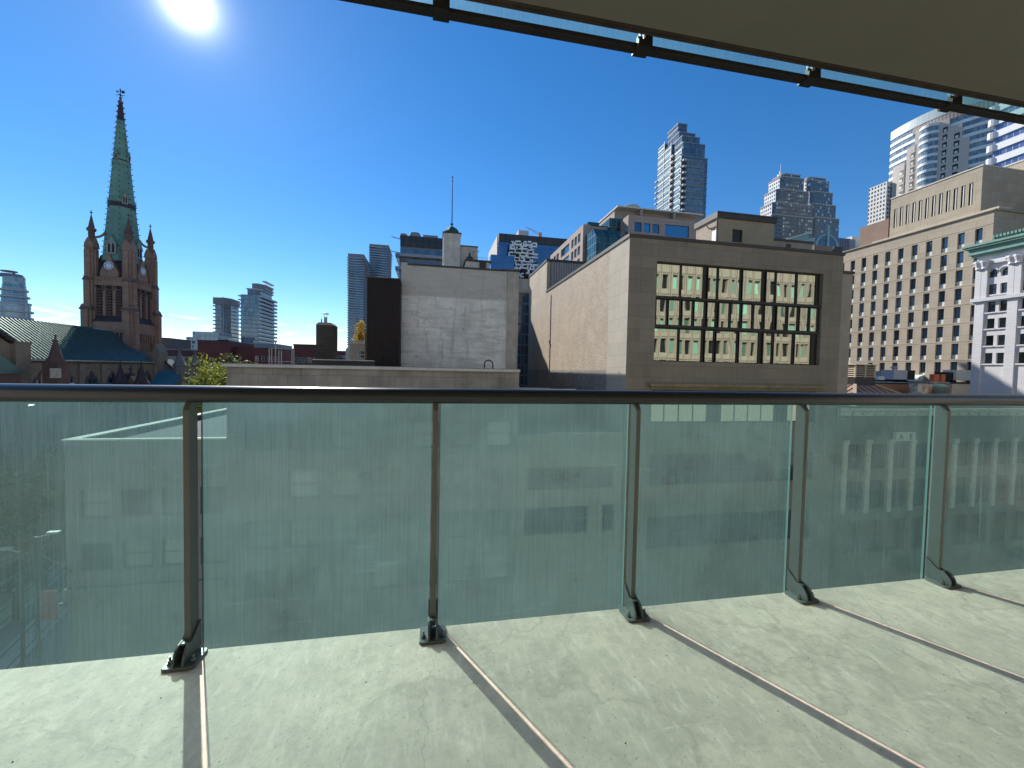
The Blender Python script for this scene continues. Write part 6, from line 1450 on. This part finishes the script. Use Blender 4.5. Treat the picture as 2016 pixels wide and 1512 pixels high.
slabs(ct, [(cm2.x+(rb_+.5)*cos(2*pi*k/32), cm2.y+(rb_+.5)*sin(2*pi*k/32)) for k in range(32)], 90, ztb+1, fh, 2.6, bpy.data.materials['white_band'], 'bow_band')
q = A_[-1]; xw = aY(1734, 400, q.y+4).x
part(MB().box(q.x-8, q.x+6, q.y-4, q.y+14, 0, zat(48, 362)), 'lower_wing', M_punch, ct)
sX = 215.0; sy1 = aX(1954, 300, sX).y; zst = aX(1956, 205, sX).z
st = thing('striped_tower', 'white and blue horizontally striped tower cut off at the right edge', 'tower', (sX, sy1, 0))
part(MB().box(sX, sX+30, sy1-60, sy1, 0, zst), 'glazing', curtain('striped_glazing', (.06, .09, .22), (.12, .16, .34), (.25, .28, .4), 1.8, 60, .25, .1), st)
slabs(st, [(sX-.5, sy1-60), (sX-.01, sy1-60), (sX-.01, sy1+.4), (sX-.5, sy1+.4)], 70, zst, 5.0, 2.5, plain('bright_white_band', (.74, .74, .76), .5, var=.04), 'white_band')
slabs(st, [(sX+1.2*cos(radians(a))-.2, sy1+.3+1.3*sin(radians(a))) for a in range(0, 360, 36)], 70, zst, 5.0, 2.5, bpy.data.materials['bright_white_band'], 'corner_bay')

# red brick rows beyond the trees, roof stack and small house
def block(nm, label, xl, xr, yt, Y, dep, mat, cap=None, extra=None):
    a, b = aY(xl, yt, Y), aY(xr, yt, Y); t = thing(nm, label, 'building', (a.x, Y, 0))
    z = (a.z+b.z)/2
    part(MB().box(a.x, b.x, Y, Y+dep, 0, z), 'wall', mat, t); part(MB().box(a.x-.15, b.x+.15, Y-.15, Y+dep, z+.002, z+.35), 'coping', cap or M_cap, t)
    if extra: extra(t, a.x, b.x, Y, z)
    return t
def fac_windows(n, dz, w_, h_, glass=M_dkglass):
    def f(t, x0, x1, Y, z):
        o = None
        for k in range(n):
            xc_ = x0+(k+.5)*(x1-x0)/n; at = (xc_, Y, z-dz)
            if o is None: o = simple_window(FR(Y-.22), xc_-w_/2, xc_+w_/2, z-dz-h_, z-dz, .1, t, glass, M_panelw); base = W[o.name]
            else: copy_tree(o, t, (xc_, base.y, base.z))
    return f
def roofplant(t, x0, x1, Y, z):
    part(MB().box(x0+(x1-x0)*.48, x0+(x1-x0)*.82, Y+3, Y+6, z+.36, z+1.6).box(x0+(x1-x0)*.42, x0+(x1-x0)*.97, Y+3, Y+8, z+.36, z+.8), 'roof_plant', M_coping, t)
block('red_brick_block', 'large plain dark red brick block left of the glass towers', 389, 453, 672, 165, 20, M_redbr, extra=roofplant)
block('red_brick_wing', 'lower dark red brick wing joined to the right of the larger red block', 453, 500, 685, 168, 18, M_redbr)
block('red_brick_house', 'low dark red brick building with small windows behind the pipe frame', 500, 549, 687, 158, 14, bpy.data.materials['red_brick'], extra=fac_windows(4, 2.6, 1.1, 1.8))
block('grey_roofed_block', 'pale rendered building with a red band and grey roof right of the cathedral', 300, 392, 689, 190, 20, M_redbr, M_slabd, extra=None)
block('rendered_block', 'cream rendered lower front with square windows below the red band', 312, 386, 701, 184, 5.7, plain('cream_render', (.30, .27, .235), .9), extra=fac_windows(5, 2.2, 2.0, 2.2))
block('dark_tower_block', 'brown slab just right of the cathedral tower', 314, 331, 666, 240, 20, plain('brown_slab', (.16, .13, .115), .9))
block('brick_shed', 'long dark red brick building behind the sooty chimney', 578, 640, 680, 150, 14, M_redbr, extra=fac_windows(5, 4.2, 1.5, 1.8))
block('low_brick_terrace', 'low red brick terrace between the red house and the chimney', 545, 582, 688, 175, 10, M_redbr, M_slabd, extra=fac_windows(4, 3, 1.2, 1.8))
block('distant_brick_row', 'small distant brick row left of the wavy towers', 655, 684, 692, 210, 10, M_redbr, M_slabd, extra=fac_windows(6, 2, 1.2, 1.8))
block('stone_plinth_block', 'grey stone podium at the foot of the blue glass apartment tower', 484, 545, 677, 300, 30, M_grey, M_slabd)
hs_ = block('beige_house', 'small beige rendered house front with one window under the yellow tree', 689, 720, 677, 62, 8, plain('beige_house_render', (.40, .34, .26), .9), M_coping)
q0, q1 = aY(705, 690, 62), aY(719, 706, 62); simple_window(FR(61.8), q0.x, q1.x, q1.z, q0.z, .1, hs_, M_dkglass, M_panelw)
a, b = aY(680.5, 700, 64), aY(689, 700, 64); part(MB().extr([(a.x, 64, 18), (b.x, 64, 18), (b.x, 64, aY(689, 679, 64).z), (a.x, 64, aY(680, 687, 64).z)], (0, 4, 0)), 'side_annex', plain('pale_blue_render', (.42, .46, .47), .8), hs_)
a, b = aY(718.5, 655, 56), aY(730, 655, 56); zz = aY(724, 656, 56).z
bc = thing('brick_chimney', 'brown brick chimney with a clay pot beside the ribbed metal block', 'chimney', (a.x, 56, 20))
part(MB().box(a.x, b.x, 56, 57.2, 15, zz).box(a.x-.06, b.x+.06, 55.9, 57.3, zz+.002, zz+.25, 1), 'stack', [bricks('brown_brick', (.16, .115, .07), (.12, .085, .055), (.15, .12, .09), .4, .14, .02, var=.25), bpy.data.materials['cement_cap']], bc)
part(MB().lathe([(.30, 0), (.26, .7), (.31, .75), (.31, .85)], ((a.x+b.x)/2+.1, 56.6, zz+.253), 10), 'clay_pot', bpy.data.materials['orange_clay'], bc)
p_ = aY(711, 655, 66); tree(p_.x, 67, aY(714, 692, 66).z-3, aY(714, 628, 66).z, 1.55, 2200, .13, M_lf3, 'small golden yellow tree beside the brown ribbed metal block', cut=.35)

# ------------------------------------------------------------------ the sunlit office front behind us, which the mirrored windows show
RYF = -3.0
BK = lambda u, v, d: (u, RYF-d, v)
ro = thing('precast_office_building', 'sunlit beige precast building with green blinds, seen reflected in the mirrored windows', 'building', (40, RYF, 0))
u0, bay, st_ = 44.0, 2.06, 4.6
hl = []; nb, ns = 22, 4; zr0 = 29.0
for r_ in range(ns):
    for k in range(nb): hl.append((u0+k*bay+.42, u0+k*bay+1.64, zr0+r_*st_+.95, zr0+r_*st_+3.9))
rm = facade(MB(), BK, (u0-2, u0+nb*bay+1.2), (0, 62), hl, .45)
for k in range(nb+1):
    x = u0+k*bay
    fbox(rm, BK, x-.30, x-.10, 20, 60, -.30, 0); fbox(rm, BK, x+.10, x+.30, 20, 60, -.30, 0)
for r_ in range(-2, ns+3):
    z = zr0+r_*st_; fbox(rm, BK, u0-2, u0+nb*bay+1.2, z-.05, z+.06, -.36, -.301); 
    for k in range(nb): fbox(rm, BK, u0+k*bay+.45, u0+k*bay+1.61, z+4.0, z+4.18, -.22, 0)
part(rm, 'precast_wall', plain('warm_precast', (.46, .415, .33), .85, var=.08, scale=.7), ro)
M_blind = glassy('green_blind', (.17, .34, .26), .3, 1.3); M_dk2 = plain('dark_office_window', (.015, .02, .02), .1)
rd = random.Random(11); wA = wB = None
for h in hl:
    at = BK((h[0]+h[1])/2, h[2], .4); blind = rd.random() < .55
    if wA is None:
        f_ = lambda m: fbox(fbox(fbox(MB(), BK, h[0]-.02, h[1]+.02, h[2]-.02, h[3]+.02, .36, .44, 0), BK, h[0], h[1], h[3]-.12, h[3], .28, .355, 1), BK, h[0], h[1], h[2], h[2]+.1, .28, .355, 1)
        wA = part(f_(0), 'window', [M_blind, M_frame], ro, at=at); wB = part(f_(0), 'window', [M_dk2, M_frame], ro, at=at)
        wB.location.z -= 0; first = True
        W0_ = (h, at); nxt = None; continue
    if nxt is None: wB.location = Vector(at)-W[ro.name]; W[wB.name] = Vector(at); nxt = 1; continue
    copy_tree(wA if blind else wB, ro, at)
wl.name = 'wall'
part(MB().box(-45, u0-2.2, -2.6, -2.05, 0, HF-.3).box(-45, XA-.05, -2.6, -2.05, HF-.3, 60).box(XB+.05, u0-2.2, -2.6, -2.05, HF-.3, 60).box(XA, XB, -2.6, -2.05, CZ+.3, 60), 'facade_wall', plain('own_facade', (.40, .38, .35), .85), wl)

# ------------------------------------------------------------------ street furniture, car and trees down at the left
def pole(px, yt, label, arm):
    b = Vector((aY(px, 1325, FY-.2).x, FY-.6, GZ+.14)); zt_ = aY(px, yt, FY-.6).z
    t = thing('street_pole', label, 'street pole', tuple(b))
    part(MB().tube(tuple(b), (b.x, b.y, zt_), .16, 10, r2=.12).lathe([(.28, 0), (.26, .6), (.17, .75)], tuple(b), 10), 'pole', plain('dark_pole_paint', (.05, .055, .055), .6) if 'dark_pole_paint' not in bpy.data.materials else bpy.data.materials['dark_pole_paint'], t)
    part(MB().bar((b.x, b.y, zt_-.1), (b.x+arm, b.y+.3, zt_+.15), .08, .08).box(b.x+arm-.45, b.x+arm+.35, b.y+.12, b.y+.48, zt_+.1, zt_+.26), 'lamp_arm', M_coping, t)
    return t, b, zt_
t, b, zt1 = pole(56, 1085, 'slimmer dark street pole behind the left glass panel, nearer the left edge', -1.2)
b1_ = b
t, b, zt2 = pole(86, 1056, 'taller dark street pole with red banner behind the left glass panel', 1.0)
part(MB().box(b.x+.25, b.x+1.35, b.y-.03, b.y+.03, aY(100, 1213, FY).z, aY(100, 1156, FY).z), 'banner', plain('faded_red_banner', (.30, .10, .09), .8), t); part(MB().box(b.x-.1, b.x+1.9, b.y-.05, b.y+.05, aY(100, 1186, FY).z, aY(100, 1182, FY).z).tube((b.x, b.y, zt2-1.3), (b.x+2.2, b.y+.1, zt2-3.0), .05, 6), 'banner_arm', bpy.data.materials['dark_pole_paint'], t)
wr = MB()
for (p, q, s) in (((b1_.x, b1_.y, zt1-.4), (-47, 70, 9), .6), ((b.x, b.y, zt2-.6), (-47, 78, 10), .8), ((b.x, b.y, zt2-1.4), (b1_.x, b1_.y, zt1-.9), .2), ((-52, 36, 11), (b1_.x, b1_.y, zt1-.2), 1.2), ((-39.5, 10, 6.2), (-39.9, 150, 6.2), .1), ((-36.5, 10, 6.0), (-38.2, 150, 6.2), .1)):
    p, q = Vector(p), Vector(q); prev = None
    for k in range(11):
        u = k/10; c_ = p.lerp(q, u)-Vector((0, 0, s*4*u*(1-u)))
        if prev: wr.tube(tuple(prev), tuple(c_), .025, 5)
        prev = c_
tag(part(wr, 'overhead_wires', M_steel, at=(b.x, b.y, 7)), 'thin overhead tram wires strung from the street poles', 'wires')
def car(x, y, label, colr):
    n0 = len(col.objects)
    t = thing('parked_car', label, 'car', (x, y, .07)); L_, Wd = 4.4, 1.78
    cpaint = plain('dark_car_paint', colr, .25, metal=.3, var=.03)
    pr = [(-2.2, .35), (2.2, .35), (2.2, .75), (1.9, .92), (.95, 1.0), (.35, 1.42), (-1.2, 1.45), (-1.85, 1.02), (-2.2, .95)]
    part(MB().extr([(x-Wd/2, y+a, .03+c) for a, c in pr], (Wd, 0, 0)), 'body', cpaint, t, bevel=.06)
    gl = MB()
    for s in (-1, 1): gl.extr([(x+s*(Wd/2+.004), y+a, .03+c) for a, c in ((-1.6, 1.05), (.75, 1.05), (.3, 1.36), (-1.15, 1.38))], (s*.01, 0, 0))
    gl.extr([(x-.7, y+.93, 1.07), (x+.7, y+.93, 1.07), (x+.6, y+.40, 1.41), (x-.6, y+.40, 1.41)], (0, .02, .02)).extr([(x-.7, y-1.82, 1.09), (x+.7, y-1.82, 1.09), (x+.6, y-1.26, 1.44), (x-.6, y-1.26, 1.44)], (0, -.02, .02))
    part(gl, 'windows', M_dkglass, t)
    for sx_ in (-1, 1):
        for yy in (-1.35, 1.35):
            wh = part(MB().tube((x+sx_*.72, y+yy, .36), (x+sx_*.92, y+yy, .36), .33, 18), 'wheel', M_frame, t, at=(x+sx_*.82, y+yy, .36)); part(MB().tube((x+sx_*.921, y+yy, .36), (x+sx_*.935, y+yy, .36), .2, 14), 'rim', M_coping, wh, at=(x+sx_*.82, y+yy, .36))
        part(MB().box(x+sx_*.75-.16, x+sx_*.75+.16, y+2.19, y+2.215, .68, .80), 'headlight', M_coping, t); part(MB().box(x+sx_*.75-.14, x+sx_*.75+.14, y-2.215, y-2.19, .80, .95), 'tail_light', bpy.data.materials['orange_clay'], t)
    return t
    t.location.z += GZ; return t
car(aZ(34, 1243, GZ).x, aZ(34, 1243, GZ).y, 'dark car on the tram street, seen through the left glass panel', (.03, .035, .045))
for k, (x, y, zt_, rx) in enumerate(((-64, 60, 12.5, 5.5), (-58, 69, 12.0, 5.0), (-70, 72, 13.5, 5.5), (-58.5, 82, 12.0, 4.6), (-57, 97, 11.5, 4.6))):
    tree(x, y, GZ, zt_, rx, 3000, .30, (M_lf2, M_lf1)[k % 2], ('green churchyard tree lowest and nearest, behind the left glass panel', 'yellow green churchyard tree by the tram street behind left glass', 'broad green churchyard tree at the left edge behind the glass', 'yellow green churchyard tree further along the tram street behind glass', 'green churchyard tree farthest up the tram street behind glass')[k], group='churchyard trees')
for px__, yt__, Y_, r_, lm_, lab in ((25, 905, 57, 5.0, M_lf1, 'yellowish tree crown at the far left edge behind the frosted glass'), (82, 893, 64, 4.6, M_lf1, 'olive tree crown left of the corner building behind frosted glass'), (126, 900, 74, 4.4, M_lf2, 'green tree crown tucked against the corner building behind frosted glass')):
    q = aY(px__, yt__, Y_); tree(q.x, Y_, GZ, q.z, r_, 4200, .30, lm_, lab, group='churchyard trees', cut=.25)
lawn = struct(MB().box(-160, -60, 20, 190, GZ+.004, GZ+.015), 'lawn', plain('churchyard_lawn', (.03, .045, .015), .95, var=.3, scale=.5))
